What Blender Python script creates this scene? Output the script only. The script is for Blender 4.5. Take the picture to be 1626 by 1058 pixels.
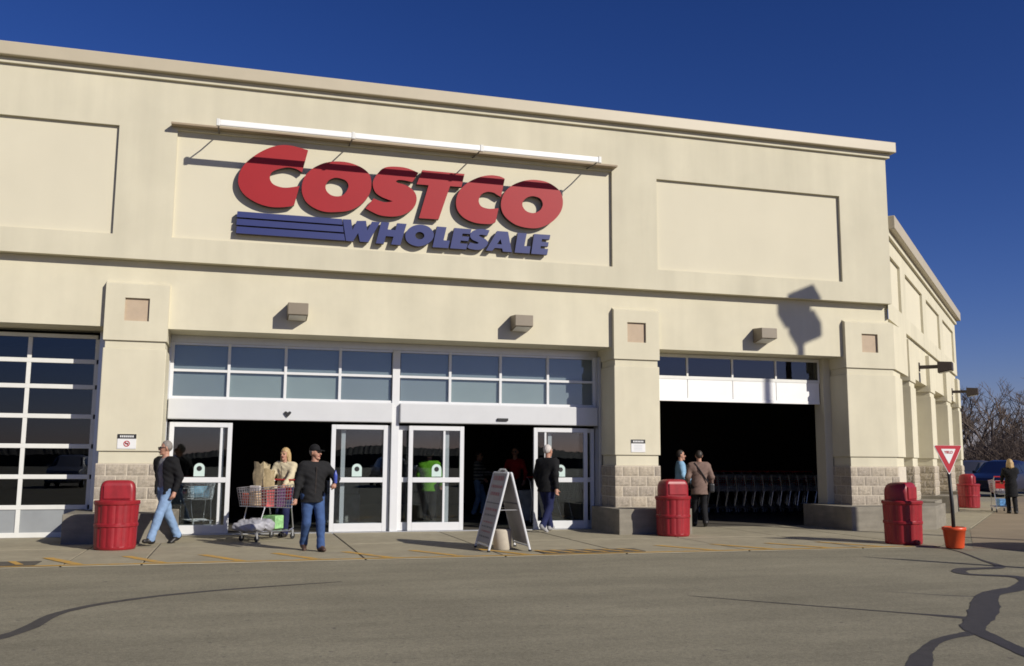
import bpy, bmesh, math, random
import numpy as np
from mathutils import Matrix, Vector
random.seed(7); RNG = np.random.RandomState(7)
for o in list(bpy.data.objects): bpy.data.objects.remove(o)
scene = bpy.context.scene
COL = scene.collection
# ------------------------------------------------------------------ camera
cam_d = bpy.data.cameras.new('camera'); cam = bpy.data.objects.new('camera', cam_d); COL.objects.link(cam)
cam_d.sensor_width = 36.0; cam_d.lens = 36.0 * 1500 / 1626; cam_d.clip_end = 3000; cam_d.clip_start = 0.1
_r = Vector((0.96102814, -0.27638873, 0.00584689)); _d = Vector((0.04243312, 0.12657847, -0.9910486)); _f = Vector((0.27317457, 0.95267369, 0.13337351))
cam.matrix_world = Matrix(((_r.x, -_d.x, -_f.x, 0), (_r.y, -_d.y, -_f.y, 0), (_r.z, -_d.z, -_f.z, 1.6), (0, 0, 0, 1)))
scene.camera = cam
scene.render.resolution_x = 1024; scene.render.resolution_y = 666
# ------------------------------------------------------------------ light
SUN = Vector((-0.70, 1.0, -0.655)).normalized()            # direction the light travels
sun_el = math.asin(-SUN.z); sun_az = math.atan2(-SUN.x, -SUN.y)   # azimuth from +Y towards +X
w = bpy.data.worlds.new('World'); scene.world = w; w.use_nodes = True
nt = w.node_tree; nt.nodes.clear()
sky = nt.nodes.new('ShaderNodeTexSky'); sky.sky_type = 'NISHITA'; sky.sun_disc = False
sky.sun_elevation = sun_el; sky.sun_rotation = sun_az; sky.altitude = 300; sky.air_density = 1.0; sky.dust_density = 0.25; sky.ozone_density = 4.0
gm = nt.nodes.new('ShaderNodeGamma'); gm.inputs[1].default_value = 1.24
hs = nt.nodes.new('ShaderNodeHueSaturation'); hs.inputs['Saturation'].default_value = 1.12; hs.inputs['Value'].default_value = 1.0
bg = nt.nodes.new('ShaderNodeBackground'); bg.inputs['Strength'].default_value = 0.055
wo = nt.nodes.new('ShaderNodeOutputWorld')
nt.links.new(sky.outputs[0], gm.inputs[0]); tn = nt.nodes.new('ShaderNodeMix'); tn.data_type = 'RGBA'; tn.blend_type = 'MULTIPLY'; tn.inputs[0].default_value = 1; tn.inputs[7].default_value = (0.74, 0.62, 0.85, 1); nt.links.new(gm.outputs[0], tn.inputs[6]); nt.links.new(tn.outputs[2], hs.inputs['Color']); nt.links.new(hs.outputs[0], bg.inputs['Color']); nt.links.new(bg.outputs[0], wo.inputs['Surface'])
sd = bpy.data.lights.new('sun', 'SUN'); sd.energy = 5.0; sd.angle = math.radians(0.53); sd.color = (1.0, 0.94, 0.84)
so = bpy.data.objects.new('sun', sd); COL.objects.link(so); so.location = (30, -30, 40)
so.rotation_euler = SUN.to_track_quat('-Z', 'Y').to_euler()
vs = scene.view_settings; vs.view_transform = 'Standard'; vs.look = 'None'; vs.gamma = 1.0; vs.exposure = 0.0; vs.use_curve_mapping = False
scene.render.engine = 'CYCLES'; scene.cycles.filter_width = 1.7
# ------------------------------------------------------------------ materials
def _n(nt, t, **kw):
    n = nt.nodes.new(t)
    for k, v in kw.items(): n.inputs[k].default_value = v
    return n
def mat(name, col, rough=0.6, metal=0.0, var=0.0, vscale=6.0, bump=0.0, bscale=60.0, spec=0.5, var2=0.0, v2scale=(1, 1, 1), coord='Object', coat=0.0, edge=None):
    m = bpy.data.materials.new(name); m.use_nodes = True; nt = m.node_tree; b = nt.nodes['Principled BSDF']
    b.inputs['Roughness'].default_value = rough; b.inputs['Metallic'].default_value = metal; b.inputs['Specular IOR Level'].default_value = spec
    b.inputs['Base Color'].default_value = (*col, 1)
    if coat: b.inputs['Coat Weight'].default_value = coat; b.inputs['Coat Roughness'].default_value = 0.1
    L = nt.links.new
    if var or bump or var2:
        tc = nt.nodes.new('ShaderNodeTexCoord'); src = tc.outputs['Object']
        if coord == 'World':
            g = nt.nodes.new('ShaderNodeNewGeometry'); src = g.outputs['Position']
    cur = None
    def mul(fac_socket, lo, hi, prev):
        mr = _n(nt, 'ShaderNodeMapRange'); mr.inputs['From Min'].default_value = 0.3; mr.inputs['From Max'].default_value = 0.7
        mr.inputs['To Min'].default_value = lo; mr.inputs['To Max'].default_value = hi; L(fac_socket, mr.inputs['Value'])
        mx = nt.nodes.new('ShaderNodeMix'); mx.data_type = 'RGBA'; mx.blend_type = 'MULTIPLY'; mx.inputs[0].default_value = 1.0
        if prev is None: mx.inputs[6].default_value = (*col, 1)
        else: L(prev, mx.inputs[6])
        L(mr.outputs[0], mx.inputs[7]); return mx.outputs[2]
    if var:
        nz = _n(nt, 'ShaderNodeTexNoise', Scale=vscale, Detail=5.0, Roughness=0.6); L(src, nz.inputs['Vector'])
        cur = mul(nz.outputs['Fac'], 1 - var, 1 + var, cur)
    if var2:
        mp = nt.nodes.new('ShaderNodeMapping'); mp.inputs['Scale'].default_value = v2scale; L(src, mp.inputs['Vector'])
        nz = _n(nt, 'ShaderNodeTexNoise', Scale=1.0, Detail=4.0, Roughness=0.55); L(mp.outputs[0], nz.inputs['Vector'])
        cur = mul(nz.outputs['Fac'], 1 - var2, 1 + var2 * 0.6, cur)
    if cur is not None: L(cur, b.inputs['Base Color'])
    if bump:
        nz = _n(nt, 'ShaderNodeTexNoise', Scale=bscale, Detail=4.0, Roughness=0.65); L(src, nz.inputs['Vector'])
        bp = _n(nt, 'ShaderNodeBump', Strength=bump, Distance=0.01); L(nz.outputs['Fac'], bp.inputs['Height']); L(bp.outputs[0], b.inputs['Normal'])
    return m
def glass(name, tint=(0.6, 0.65, 0.66), rough=0.0):
    m = bpy.data.materials.new(name); m.use_nodes = True; nt = m.node_tree; nt.nodes.clear(); L = nt.links.new
    out = nt.nodes.new('ShaderNodeOutputMaterial'); mx = nt.nodes.new('ShaderNodeMixShader'); fr = _n(nt, 'ShaderNodeLayerWeight'); pw = nt.nodes.new('ShaderNodeMath'); pw.operation = 'POWER'; pw.inputs[1].default_value = 5.0; ad = nt.nodes.new('ShaderNodeMath'); ad.operation = 'MULTIPLY_ADD'; ad.inputs[1].default_value = 0.95; ad.inputs[2].default_value = 0.043
    mu = nt.nodes.new('ShaderNodeMath'); mu.operation = 'MULTIPLY'; mu.inputs[1].default_value = 1.25
    tr = nt.nodes.new('ShaderNodeBsdfTransparent'); tr.inputs[0].default_value = (*tint, 1)
    gl = nt.nodes.new('ShaderNodeBsdfGlossy'); gl.inputs['Color'].default_value = (0.95, 0.98, 1, 1); gl.inputs['Roughness'].default_value = rough
    L(fr.outputs['Facing'], pw.inputs[0]); L(pw.outputs[0], ad.inputs[0]); L(ad.outputs[0], mu.inputs[0]); L(mu.outputs[0], mx.inputs[0]); L(tr.outputs[0], mx.inputs[1]); L(gl.outputs[0], mx.inputs[2]); L(mx.outputs[0], out.inputs[0])
    return m
M = {}
STC = (0.59, 0.55, 0.415)
M['stucco'] = mat('stucco', STC, 0.9, var=0.045, vscale=1.3, bump=0.3, bscale=90, var2=0.065, v2scale=(1.6, 1.6, 0.18), coord='World', spec=0.2)
M['stucco_up'] = mat('stucco_upper', (0.565, 0.528, 0.40), 0.9, var=0.045, vscale=0.9, bump=0.3, bscale=90, var2=0.075, v2scale=(1.9, 1.9, 0.16), coord='World', spec=0.2)
M['panel'] = mat('stucco_panel', (0.595, 0.555, 0.425), 0.9, var=0.02, vscale=0.9, bump=0.2, bscale=90, var2=0.02, v2scale=(1.2, 1.2, 0.2), coord='World', spec=0.2)
M['coping'] = mat('coping_metal', (0.45, 0.395, 0.285), 0.45, var=0.03, vscale=2, spec=0.4)
M['tile'] = mat('tan_tile', (0.435, 0.34, 0.24), 0.8, var=0.06, vscale=7, bump=0.2, bscale=80)
M['block'] = [mat('split_face_block_%d' % i, c, 0.95, var=0.2, vscale=16, bump=0.8, bscale=55, spec=0.15) for i, c in enumerate([(0.385, 0.335, 0.262), (0.345, 0.30, 0.24), (0.41, 0.355, 0.272)])]
M['mortar'] = mat('mortar', (0.56, 0.50, 0.40), 0.95, var=0.08, vscale=10, bump=0.3)
M['concrete'] = mat('plinth_concrete', (0.225, 0.205, 0.165), 0.9, var=0.14, vscale=3.5, bump=0.5, bscale=50, var2=0.15, v2scale=(2, 2, 9), spec=0.2, coord='World')
M['walk'] = mat('sidewalk_concrete', (0.305, 0.272, 0.192), 0.9, var=0.11, vscale=1.2, bump=0.35, bscale=70, var2=0.10, v2scale=(5, 5, 5), coord='World', spec=0.25)
M['white'] = mat('white_frame', (0.64, 0.65, 0.655), 0.35, var=0.02, vscale=4, spec=0.45)
M['header'] = mat('header_white', (0.56, 0.57, 0.575), 0.35, var=0.03, vscale=2)
M['garpanel'] = mat('garage_panel', (0.26, 0.275, 0.28), 0.5, var=0.08, vscale=2)
M['doorwhite'] = mat('door_white', (0.80, 0.80, 0.78), 0.45, var=0.03, vscale=3)
M['rail'] = mat('garage_rail_white', (0.66, 0.66, 0.62), 0.5, var=0.05, vscale=3)
M['alu'] = mat('aluminium', (0.55, 0.56, 0.57), 0.35, metal=0.6, var=0.03)
M['darkmetal'] = mat('dark_bronze', (0.045, 0.032, 0.025), 0.5, var=0.1)
M['lampbox'] = mat('lamp_housing', (0.21, 0.175, 0.125), 0.5, var=0.05)
M['black'] = mat('black', (0.012, 0.012, 0.013), 0.5)
M['rubber'] = mat('rubber', (0.018, 0.018, 0.018), 0.8)
M['chrome'] = mat('chrome_wire', (0.55, 0.55, 0.56), 0.3, metal=0.9)
M['red'] = mat('bin_red', (0.27, 0.012, 0.018), 0.42, var=0.12, vscale=7, var2=0.18, v2scale=(9, 9, 2.5), bump=0.08, bscale=25, spec=0.5)
M['redd'] = mat('cart_red', (0.45, 0.02, 0.02), 0.45)
M['signred'] = mat('sign_red', (0.30, 0.011, 0.015), 0.48, var=0.03, vscale=2, spec=0.3)
M['signblue'] = mat('sign_blue', (0.026, 0.036, 0.14), 0.45, var=0.03, vscale=2, spec=0.35)
M['return'] = mat('sign_return', (0.03, 0.014, 0.01), 0.6)
M['trim'] = mat('brown_trim', (0.30, 0.235, 0.155), 0.7, var=0.04)
M['glass'] = glass('door_glass', (0.80, 0.83, 0.84))
M['tglass'] = glass('transom_glass', (0.92, 0.94, 0.95))
M['lane'] = mat('lane_concrete', (0.25, 0.202, 0.14), 0.9, var=0.12, vscale=0.8, bump=0.35, bscale=70, coord='World', spec=0.2)
M['gglass'] = glass('garage_glass', (0.58, 0.6, 0.62))
M['spandrel'] = mat('spandrel_backing', (0.165, 0.20, 0.208), 0.6, var=0.05, vscale=0.8)
M['spandrel2'] = mat('spandrel_sheet', (0.23, 0.275, 0.262), 0.7, var=0.06, vscale=1.0)
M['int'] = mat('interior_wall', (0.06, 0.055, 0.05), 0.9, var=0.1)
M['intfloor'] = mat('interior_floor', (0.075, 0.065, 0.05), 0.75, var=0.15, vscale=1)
M['tar'] = mat('tar_sealant', (0.036, 0.033, 0.034), 0.65, var=0.25, vscale=9, bump=0.3)
M['sticker'] = mat('sticker_pale_green', (0.50, 0.62, 0.58), 0.5)
M['plaque'] = mat('plaque_white', (0.70, 0.70, 0.68), 0.5)
M['yieldred'] = mat('yield_red', (0.40, 0.01, 0.02), 0.4)
M['orange'] = mat('bucket_orange', (0.62, 0.075, 0.02), 0.4, var=0.08, vscale=6)
def worn_paint():
    m = mat('worn_yellow_paint', (0.46, 0.29, 0.055), 0.8)
    nt = m.node_tree; b = nt.nodes['Principled BSDF']; g = nt.nodes.new('ShaderNodeNewGeometry')
    nz = _n(nt, 'ShaderNodeTexNoise', Scale=5.0, Detail=8.0, Roughness=0.75); nt.links.new(g.outputs['Position'], nz.inputs['Vector'])
    cr = nt.nodes.new('ShaderNodeValToRGB'); cr.color_ramp.elements[0].position = 0.47; cr.color_ramp.elements[0].color = (0.50, 0.28, 0.035, 1)
    cr.color_ramp.elements[1].position = 0.68; cr.color_ramp.elements[1].color = (0.27, 0.23, 0.16, 1)
    nt.links.new(nz.outputs['Fac'], cr.inputs[0]); nt.links.new(cr.outputs[0], b.inputs['Base Color']); return m
M['yellow'] = worn_paint()
def asphalt():
    m = mat('old_asphalt', (0.20, 0.185, 0.145), 0.9, spec=0.25); nt = m.node_tree; b = nt.nodes['Principled BSDF']; L = nt.links.new
    g = nt.nodes.new('ShaderNodeNewGeometry')
    def noise(sc, det, ro, vec=None):
        n = _n(nt, 'ShaderNodeTexNoise', Scale=sc, Detail=det, Roughness=ro); L(vec or g.outputs['Position'], n.inputs['Vector']); return n.outputs['Fac']
    mp = nt.nodes.new('ShaderNodeMapping'); mp.inputs['Scale'].default_value = (0.35, 1.6, 1); mp.inputs['Rotation'].default_value = (0, 0, 0.12); L(g.outputs['Position'], mp.inputs['Vector'])
    col = None
    for f, lo, hi in ((noise(0.35, 4, 0.6), 0.86, 1.12), (noise(1.0, 6, 0.65, mp.outputs[0]), 0.83, 1.12), (noise(26, 3, 0.7), 0.82, 1.18), (noise(110, 2, 0.6), 0.72, 1.28)):
        mr = _n(nt, 'ShaderNodeMapRange'); mr.inputs['From Min'].default_value = 0.3; mr.inputs['From Max'].default_value = 0.7; mr.inputs['To Min'].default_value = lo; mr.inputs['To Max'].default_value = hi; L(f, mr.inputs['Value'])
        mx = nt.nodes.new('ShaderNodeMix'); mx.data_type = 'RGBA'; mx.blend_type = 'MULTIPLY'; mx.inputs[0].default_value = 1
        if col is None: mx.inputs[6].default_value = (0.224, 0.205, 0.146, 1)
        else: L(col, mx.inputs[6])
        L(mr.outputs[0], mx.inputs[7]); col = mx.outputs[2]
    sp = noise(9, 2, 0.5); cr = nt.nodes.new('ShaderNodeValToRGB'); cr.color_ramp.elements[0].position = 0.70; cr.color_ramp.elements[1].position = 0.76; L(sp, cr.inputs[0])
    mx = nt.nodes.new('ShaderNodeMix'); mx.data_type = 'RGBA'; L(cr.outputs[0], mx.inputs[0]); L(col, mx.inputs[6]); mx.inputs[7].default_value = (0.11, 0.10, 0.085, 1)
    L(mx.outputs[2], b.inputs['Base Color'])
    bp = _n(nt, 'ShaderNodeBump', Strength=0.5, Distance=0.01); L(noise(90, 3, 0.7), bp.inputs['Height']); L(bp.outputs[0], b.inputs['Normal'])
    return m
M['asphalt'] = asphalt()
# ------------------------------------------------------------------ mesh helpers
class MB:
    def __init__(s): s.v = []; s.f = []; s.m = []
    def add(s, vs, fs, mi=0):
        o = len(s.v); s.v += [tuple(v) for v in vs]; s.f += [tuple(o + i for i in f) for f in fs]; s.m += [mi] * len(fs); return s
    def box(s, x0, x1, y0, y1, z0, z1, mi=0, c=0.0):
        if c <= 0:
            v = [(x, y, z) for z in (z0, z1) for y in (y0, y1) for x in (x0, x1)]
            return s.add(v, [(0, 2, 3, 1), (4, 5, 7, 6), (0, 1, 5, 4), (2, 6, 7, 3), (0, 4, 6, 2), (1, 3, 7, 5)], mi)
        bm = bmesh.new(); bmesh.ops.create_cube(bm, size=1)
        for v in bm.verts: v.co = ((x0 + x1) / 2 + v.co.x * (x1 - x0), (y0 + y1) / 2 + v.co.y * (y1 - y0), (z0 + z1) / 2 + v.co.z * (z1 - z0))
        bmesh.ops.bevel(bm, geom=bm.edges[:], offset=c, segments=1, affect='EDGES', profile=0.5)
        bm.verts.index_update(); s.add([v.co[:] for v in bm.verts], [[v.index for v in f.verts] for f in bm.faces], mi); bm.free(); return s
    def tube(s, pts, r, n=8, mi=0, caps=True):
        pts = [Vector(p) for p in pts]; rs = r if isinstance(r, (list, tuple)) else [r] * len(pts); rings = []
        t0 = (pts[1] - pts[0]).normalized(); u = t0.orthogonal().normalized()
        for i, p in enumerate(pts):
            a = pts[max(i - 1, 0)]; b = pts[min(i + 1, len(pts) - 1)]; t = (b - a).normalized()
            u = (u - t * u.dot(t)).normalized(); q = t.cross(u)
            rings.append([p + (u * math.cos(2 * math.pi * k / n) + q * math.sin(2 * math.pi * k / n)) * rs[i] for k in range(n)])
        vs = [v for rg in rings for v in rg]; fs = []
        for i in range(len(pts) - 1):
            for k in range(n): fs.append((i * n + k, i * n + (k + 1) % n, (i + 1) * n + (k + 1) % n, (i + 1) * n + k))
        if caps: fs.append(tuple(range(n - 1, -1, -1))); fs.append(tuple((len(pts) - 1) * n + k for k in range(n)))
        return s.add(vs, fs, mi)
    def lathe(s, prof, n=24, mi=0, c=(0, 0, 0), rib=None, caps=True):
        vs = []; fs = []
        for (r, z) in prof:
            for k in range(n):
                a = 2 * math.pi * k / n; rr = r * (rib(k, r, z) if rib else 1); vs.append((c[0] + rr * math.cos(a), c[1] + rr * math.sin(a), c[2] + z))
        for i in range(len(prof) - 1):
            for k in range(n): fs.append((i * n + k, i * n + (k + 1) % n, (i + 1) * n + (k + 1) % n, (i + 1) * n + k))
        if caps: fs.append(tuple(range(n - 1, -1, -1))); fs.append(tuple((len(prof) - 1) * n + k for k in range(n)))
        return s.add(vs, fs, mi)
    def build(s, name, mats, parent=None, loc=(0, 0, 0), rz=0.0, smooth=False, bevel=0.0):
        me = bpy.data.meshes.new(name); me.from_pydata(s.v, [], s.f); mats = mats if isinstance(mats, (list, tuple)) else [mats]
        for m in mats: me.materials.append(m)
        for p, mi in zip(me.polygons, s.m): p.material_index = mi
        if smooth: me.polygons.foreach_set('use_smooth', [True] * len(me.polygons))
        me.update(); return link(name, me, parent, loc, rz, bevel)
def link(name, me, parent=None, loc=(0, 0, 0), rz=0.0, bevel=0.0):
    o = bpy.data.objects.new(name, me); COL.objects.link(o); o.location = loc; o.rotation_euler = (0, 0, rz)
    if parent is not None: o.parent = parent
    if bevel:
        b = o.modifiers.new('bevel', 'BEVEL'); b.width = bevel; b.segments = 2; b.limit_method = 'ANGLE'
    return o
def empty(name, loc=(0, 0, 0), rz=0.0, label=None, cat=None, group=None, parent=None):
    o = bpy.data.objects.new(name, None); COL.objects.link(o); o.location = loc; o.rotation_euler = (0, 0, rz); o.empty_display_size = 0.2
    if parent is not None: o.parent = parent
    if label: tag(o, label, cat, group)
    return o
def tag(o, label=None, cat=None, group=None, kind=None):
    if label: o['label'] = label
    if cat: o['category'] = cat
    if group: o['group'] = group
    if kind: o['kind'] = kind
    return o
def copy_tree(o, parent=None):
    c = o.copy(); COL.objects.link(c); c.parent = parent
    for ch in list(o.children): copy_tree(ch, c)
    return c
def bx(name, m, parent, x0, x1, y0, y1, z0, z1, bevel=0.0, c=0.0):
    return MB().box(x0, x1, y0, y1, z0, z1, c=c).build(name, m, parent, bevel=bevel)
def poly_mesh(name, outer, holes, y_front, y_back, mats, parent=None, two=True):
    """outline in the XZ plane, extruded in Y; front face material 0, sides material 1"""
    bm = bmesh.new(); loops = []
    for lp in [outer] + holes:
        vs = [bm.verts.new((p[0], y_front, p[1])) for p in lp]; loops.append(vs)
        for i in range(len(vs)): bm.edges.new((vs[i], vs[(i + 1) % len(vs)]))
    r = bmesh.ops.triangle_fill(bm, use_beauty=True, use_dissolve=False, edges=bm.edges[:])
    for f in bm.faces:
        f.normal_update()
        if f.normal.y > 0: f.normal_flip()
    for lp in loops:
        bk = [bm.verts.new((v.co.x, y_back, v.co.z)) for v in lp]; n = len(lp)
        for i in range(n):
            f = bm.faces.new((lp[i], lp[(i + 1) % n], bk[(i + 1) % n], bk[i])); f.material_index = 1
    bm.normal_update(); me = bpy.data.meshes.new(name); bm.to_mesh(me); bm.free()
    for m in mats: me.materials.append(m)
    return link(name, me, parent)
def smooth_loop(pts, k=5):
    """closed Catmull-Rom; points with a third value are corners"""
    n = len(pts); out = []
    for i in range(n):
        p0, p1, p2, p3 = pts[(i - 1) % n], pts[i], pts[(i + 1) % n], pts[(i + 2) % n]
        a = Vector(p1[:2]); b = Vector(p2[:2]); m0 = (b - Vector(p0[:2])) / 2; m1 = (Vector(p3[:2]) - a) / 2
        if len(p1) > 2: m0 = b - a
        if len(p2) > 2: m1 = b - a
        if len(p1) > 2 and len(p2) > 2: out.append(a); continue
        for j in range(k):
            t = j / k; out.append(a * (2 * t**3 - 3 * t**2 + 1) + m0 * (t**3 - 2 * t**2 + t) + b * (-2 * t**3 + 3 * t**2) + m1 * (t**3 - t**2))
    return [(p.x, p.y) for p in out]
def wall_holes(x0, x1, z0, z1, holes, yf, depth, mb=None):
    """wall front in XZ with rectangular recesses (front + reveals), solid back omitted"""
    mb = mb or MB(); xs = sorted({x0, x1, *[h[0] for h in holes], *[h[1] for h in holes]}); zs = sorted({z0, z1, *[h[2] for h in holes], *[h[3] for h in holes]})
    for i in range(len(xs) - 1):
        for j in range(len(zs) - 1):
            cx = (xs[i] + xs[i + 1]) / 2; cz = (zs[j] + zs[j + 1]) / 2
            if any(h[0] < cx < h[1] and h[2] < cz < h[3] for h in holes): continue
            a, b, c, d = xs[i], xs[i + 1], zs[j], zs[j + 1]; mb.add([(a, yf, c), (b, yf, c), (b, yf, d), (a, yf, d)], [(0, 1, 2, 3)])
    for a, b, c, d in holes:
        y = yf + depth
        mb.add([(a, yf, c), (b, yf, c), (b, yf, d), (a, yf, d), (a, y, c), (b, y, c), (b, y, d), (a, y, d)], [(0, 4, 5, 1), (1, 5, 6, 2), (2, 6, 7, 3), (3, 7, 4, 0)])
    return mb
# ------------------------------------------------------------------ ground
def flat(name, pts, z, m, parent=None, kind=None):
    me = bpy.data.meshes.new(name); me.from_pydata([(p[0], p[1], z) for p in pts], [], [tuple(range(len(pts)))]); me.materials.append(m)
    o = link(name, me, parent)
    if kind: o['kind'] = kind
    return o
ground = flat('asphalt', [(-900, -900), (900, -900), (900, 900), (-900, 900)], -0.014, M['asphalt'], kind='structure')
def ribbon(name, pts, widths, z, m, parent, k=6, jit=0.0):
    P = [Vector(p) for p in pts]; n = len(P); C = []; W = []
    for i in range(n - 1):
        p0 = P[max(i - 1, 0)]; p1 = P[i]; p2 = P[i + 1]; p3 = P[min(i + 2, n - 1)]; m0 = (p2 - p0) / 2; m1 = (p3 - p1) / 2
        for j in range(k):
            t = j / k; C.append(p1 * (2 * t**3 - 3 * t**2 + 1) + m0 * (t**3 - 2 * t**2 + t) + p2 * (-2 * t**3 + 3 * t**2) + m1 * (t**3 - t**2)); W.append(widths[i] * (1 - t) + widths[i + 1] * t)
    C.append(P[-1]); W.append(widths[-1]); vs = []; fs = []
    for i, c in enumerate(C):
        t = (C[min(i + 1, len(C) - 1)] - C[max(i - 1, 0)]).normalized(); q = Vector((-t.y, t.x))
        a = W[i] / 2 * (1 + random.uniform(-jit, jit)); b = W[i] / 2 * (1 + random.uniform(-jit, jit)); vs += [(*(c + q * a), z), (*(c - q * b), z)]
        if i: fs.append((2 * i - 2, 2 * i - 1, 2 * i + 1, 2 * i))
    me = bpy.data.meshes.new(name); me.from_pydata(vs, [], fs); me.materials.append(m); return link(name, me, parent)
Z1 = -0.011
ribbon('tar_seam', [(-3.2, 8.2), (-2.0, 9.75), (-1.7, 11.16), (-1.1, 11.95), (-0.18, 12.5), (1.4, 13.0)], [0.16, 0.16, 0.13, 0.12, 0.09, 0.02], Z1, M['tar'], ground, jit=0.15)
ribbon('tar_seam', [(5.3, 10.7), (6.2, 9.75), (7.0, 8.95), (7.5, 8.42)], [0.015, 0.05, 0.06, 0.2], Z1, M['tar'], ground, jit=0.15)
ribbon('tar_seam', [(10.6, 10.9), (9.9, 10.35), (9.0, 9.9), (8.25, 9.15), (7.6, 8.5), (7.05, 8.0), (6.85, 7.6), (6.6, 6.95), (6.3, 6.2)], [0.26, 0.24, 0.26, 0.32, 0.28, 0.22, 0.18, 0.17, 0.16], Z1 + 0.002, M['tar'], ground, jit=0.10)
ribbon('tar_seam', [(6.95, 7.8), (6.3, 7.55), (5.85, 7.2), (5.5, 6.85), (5.15, 6.4), (5.05, 5.9)], [0.16, 0.11, 0.11, 0.19, 0.22, 0.22], Z1, M['tar'], ground, jit=0.10)
ribbon('tar_seam', [(10.6, 10.9), (10.75, 11.35), (10.3, 11.75), (10.7, 12.3), (11.5, 12.4), (12.05, 13.4), (12.7, 14.6), (12.96, 15.3)], [0.26, 0.2, 0.16, 0.24, 0.16, 0.05, 0.04, 0.03], Z1 + 0.004, M['tar'], ground, jit=0.15)
ribbon('tar_seam', [(8.9, 9.7), (8.4, 10.0), (7.9, 10.5)], [0.06, 0.04, 0.01], Z1 - 0.002, M['tar'], ground, jit=0.15)
# sidewalk slabs
walk = flat('sidewalk', [(-14, 15.62), (13.1, 15.62), (15.4, 17.9), (34.5, 36.4), (30, 40), (-14, 21.5)], -0.0125, M['mortar'], kind='structure')
walk.data.materials[0] = mat('slab_joint', (0.06, 0.053, 0.043), 0.95)
JX = [-14, -11.5, -9.2, -7.0, -4.73, -2.47, -1.34, 2.05, 4.4, 6.6, 9.0, 11.4, 13.05]
for i in range(len(JX) - 1):
    for (a, b) in ((15.64, 18.55), (18.55, 21.45)):
        x1 = JX[i + 1]
        MB().box(JX[i] + 0.012, x1 - 0.012, a + 0.012, b - 0.012, -0.06, random.uniform(-0.003, 0.002), c=0.008).build('concrete_slab', M['walk'], walk)
SD = Vector((math.cos(math.radians(44)), math.sin(math.radians(44)))); SN = Vector((SD.y, -SD.x)); P0 = Vector((15.97, 20.3))
def sp(s, off=0.0): return P0 + SD * s + SN * off
for i in range(13):
    s0 = i * 2.0 - 1.2; s1 = s0 + 2.0; q = [sp(s0 + 0.012, 1.45), sp(s1 - 0.012, 1.45), sp(s1 - 0.012, -1.2), sp(s0 + 0.012, -1.2)]
    mb = MB(); mb.add([(p.x, p.y, 0) for p in q] + [(p.x, p.y, -0.05) for p in q], [(0, 1, 2, 3), (0, 4, 5, 1), (1, 5, 6, 2), (2, 6, 7, 3), (3, 7, 4, 0)])
    if i: mb.build('concrete_slab', M['walk'], walk)
mb = MB(); q = [(13.07, 15.64), (13.2, 15.7), tuple(sp(0.78, 1.45)), tuple(sp(0.78, -1.2)), (13.07, 21.4)]
mb.add([(p[0], p[1], 0) for p in q], [(0, 1, 2, 3, 4)]).build('concrete_slab', M['walk'], walk)
lane = flat('concrete_lane', [(13.6, 15.3), (14.6, 14.2), (52, 30), (52, 34), (36, 38), tuple(sp(24, 1.5)), tuple(sp(0, 1.5))], -0.009, M['lane'], kind='structure')
# yellow kerb line and slanted dashes
def paint(name, q, z=0.006): return flat(name, q, z, M['yellow'], walk)
paint('painted_line', [(-14, 15.66), (12.9, 15.66), (12.9, 15.78), (-14, 15.78)])
for k in range(-9, 12):
    x = -1.15 + 1.18 * k
    if 4.9 < x < 7.2: continue
    paint('painted_dash', [(x, 15.80), (x + 0.17, 15.80), (x - 0.45, 16.95), (x - 0.62, 16.95)])
M['strip_dark'] = mat('kerb_strip_dark', (0.075, 0.066, 0.05), 0.9, var=0.2, vscale=8)  # dark mottled base colour under the yellow stripes along the kerb
def kerb_strip(x0, x1, n, label):
    r = empty('dark_striped_strip', ((x0 + x1) / 2, 16.15, 0), 0, label, 'ramp strip', 'dark striped strips along the kerb')
    MB().box(x0 - (x0 + x1) / 2, (x1 - x0) / 2, -0.30, 0.25, 0.001, 0.012, c=0.004).build('strip', M['strip_dark'], r)
    W = (x1 - x0)
    for i in range(n):
        x = -W / 2 + (i + 0.5) * W / n; me = bpy.data.meshes.new('stripe'); me.from_pydata([(x, -0.29, 0.0155), (x + 0.11, -0.29, 0.0155), (x - 0.11, 0.24, 0.0155), (x - 0.22, 0.24, 0.0155)], [], [(0, 1, 2, 3)]); me.materials.append(M['yellow']); link('stripe', me, r)
kerb_strip(5.15, 7.05, 6, 'dark strip with yellow stripes on the pavement edge right of the folding board')
kerb_strip(-4.4, -2.85, 3, 'dark strip with yellow stripes on the pavement edge at far left of the view')
# ------------------------------------------------------------------ building
B = empty('warehouse_building', (4, 21, 0), 0, 'large cream stucco warehouse store with recessed panels, pilasters and glass entrance', 'building')
class _Off: pass
BO = Vector((4, 21, 0))
def bp(o):                                        # parent to the building, keep world placement
    o.parent = B; o.location = o.location - BO; return o
def bbox(name, m, x0, x1, y0, y1, z0, z1, bevel=0.0): return bp(bx(name, m, None, x0, x1, y0, y1, z0, z1, bevel))
YU, YW, YP = 20.2, 20.42, 20.3
XL, XR = -14.0, 15.88
panels = [(-13.0, -8.9, 6.1, 8.38), (-7.75, -2.63, 6.1, 8.38), (-1.5, 8.23, 6.1, 8.40), (9.38, 14.45, 6.1, 8.32)]
mb = wall_holes(XL, XR, 5.61, 9.5, panels, YU, 0.075)
mb.add([(XL, YU, 5.61), (XR, YU, 5.61), (XR, 21.6, 5.61), (XL, 21.6, 5.61)], [(0, 1, 2, 3)])
mb.add([(XR, YU, 5.61), (XR, 23.5, 5.61), (XR, 23.5, 9.5), (XR, YU, 9.5)], [(0, 1, 2, 3)])
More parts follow.
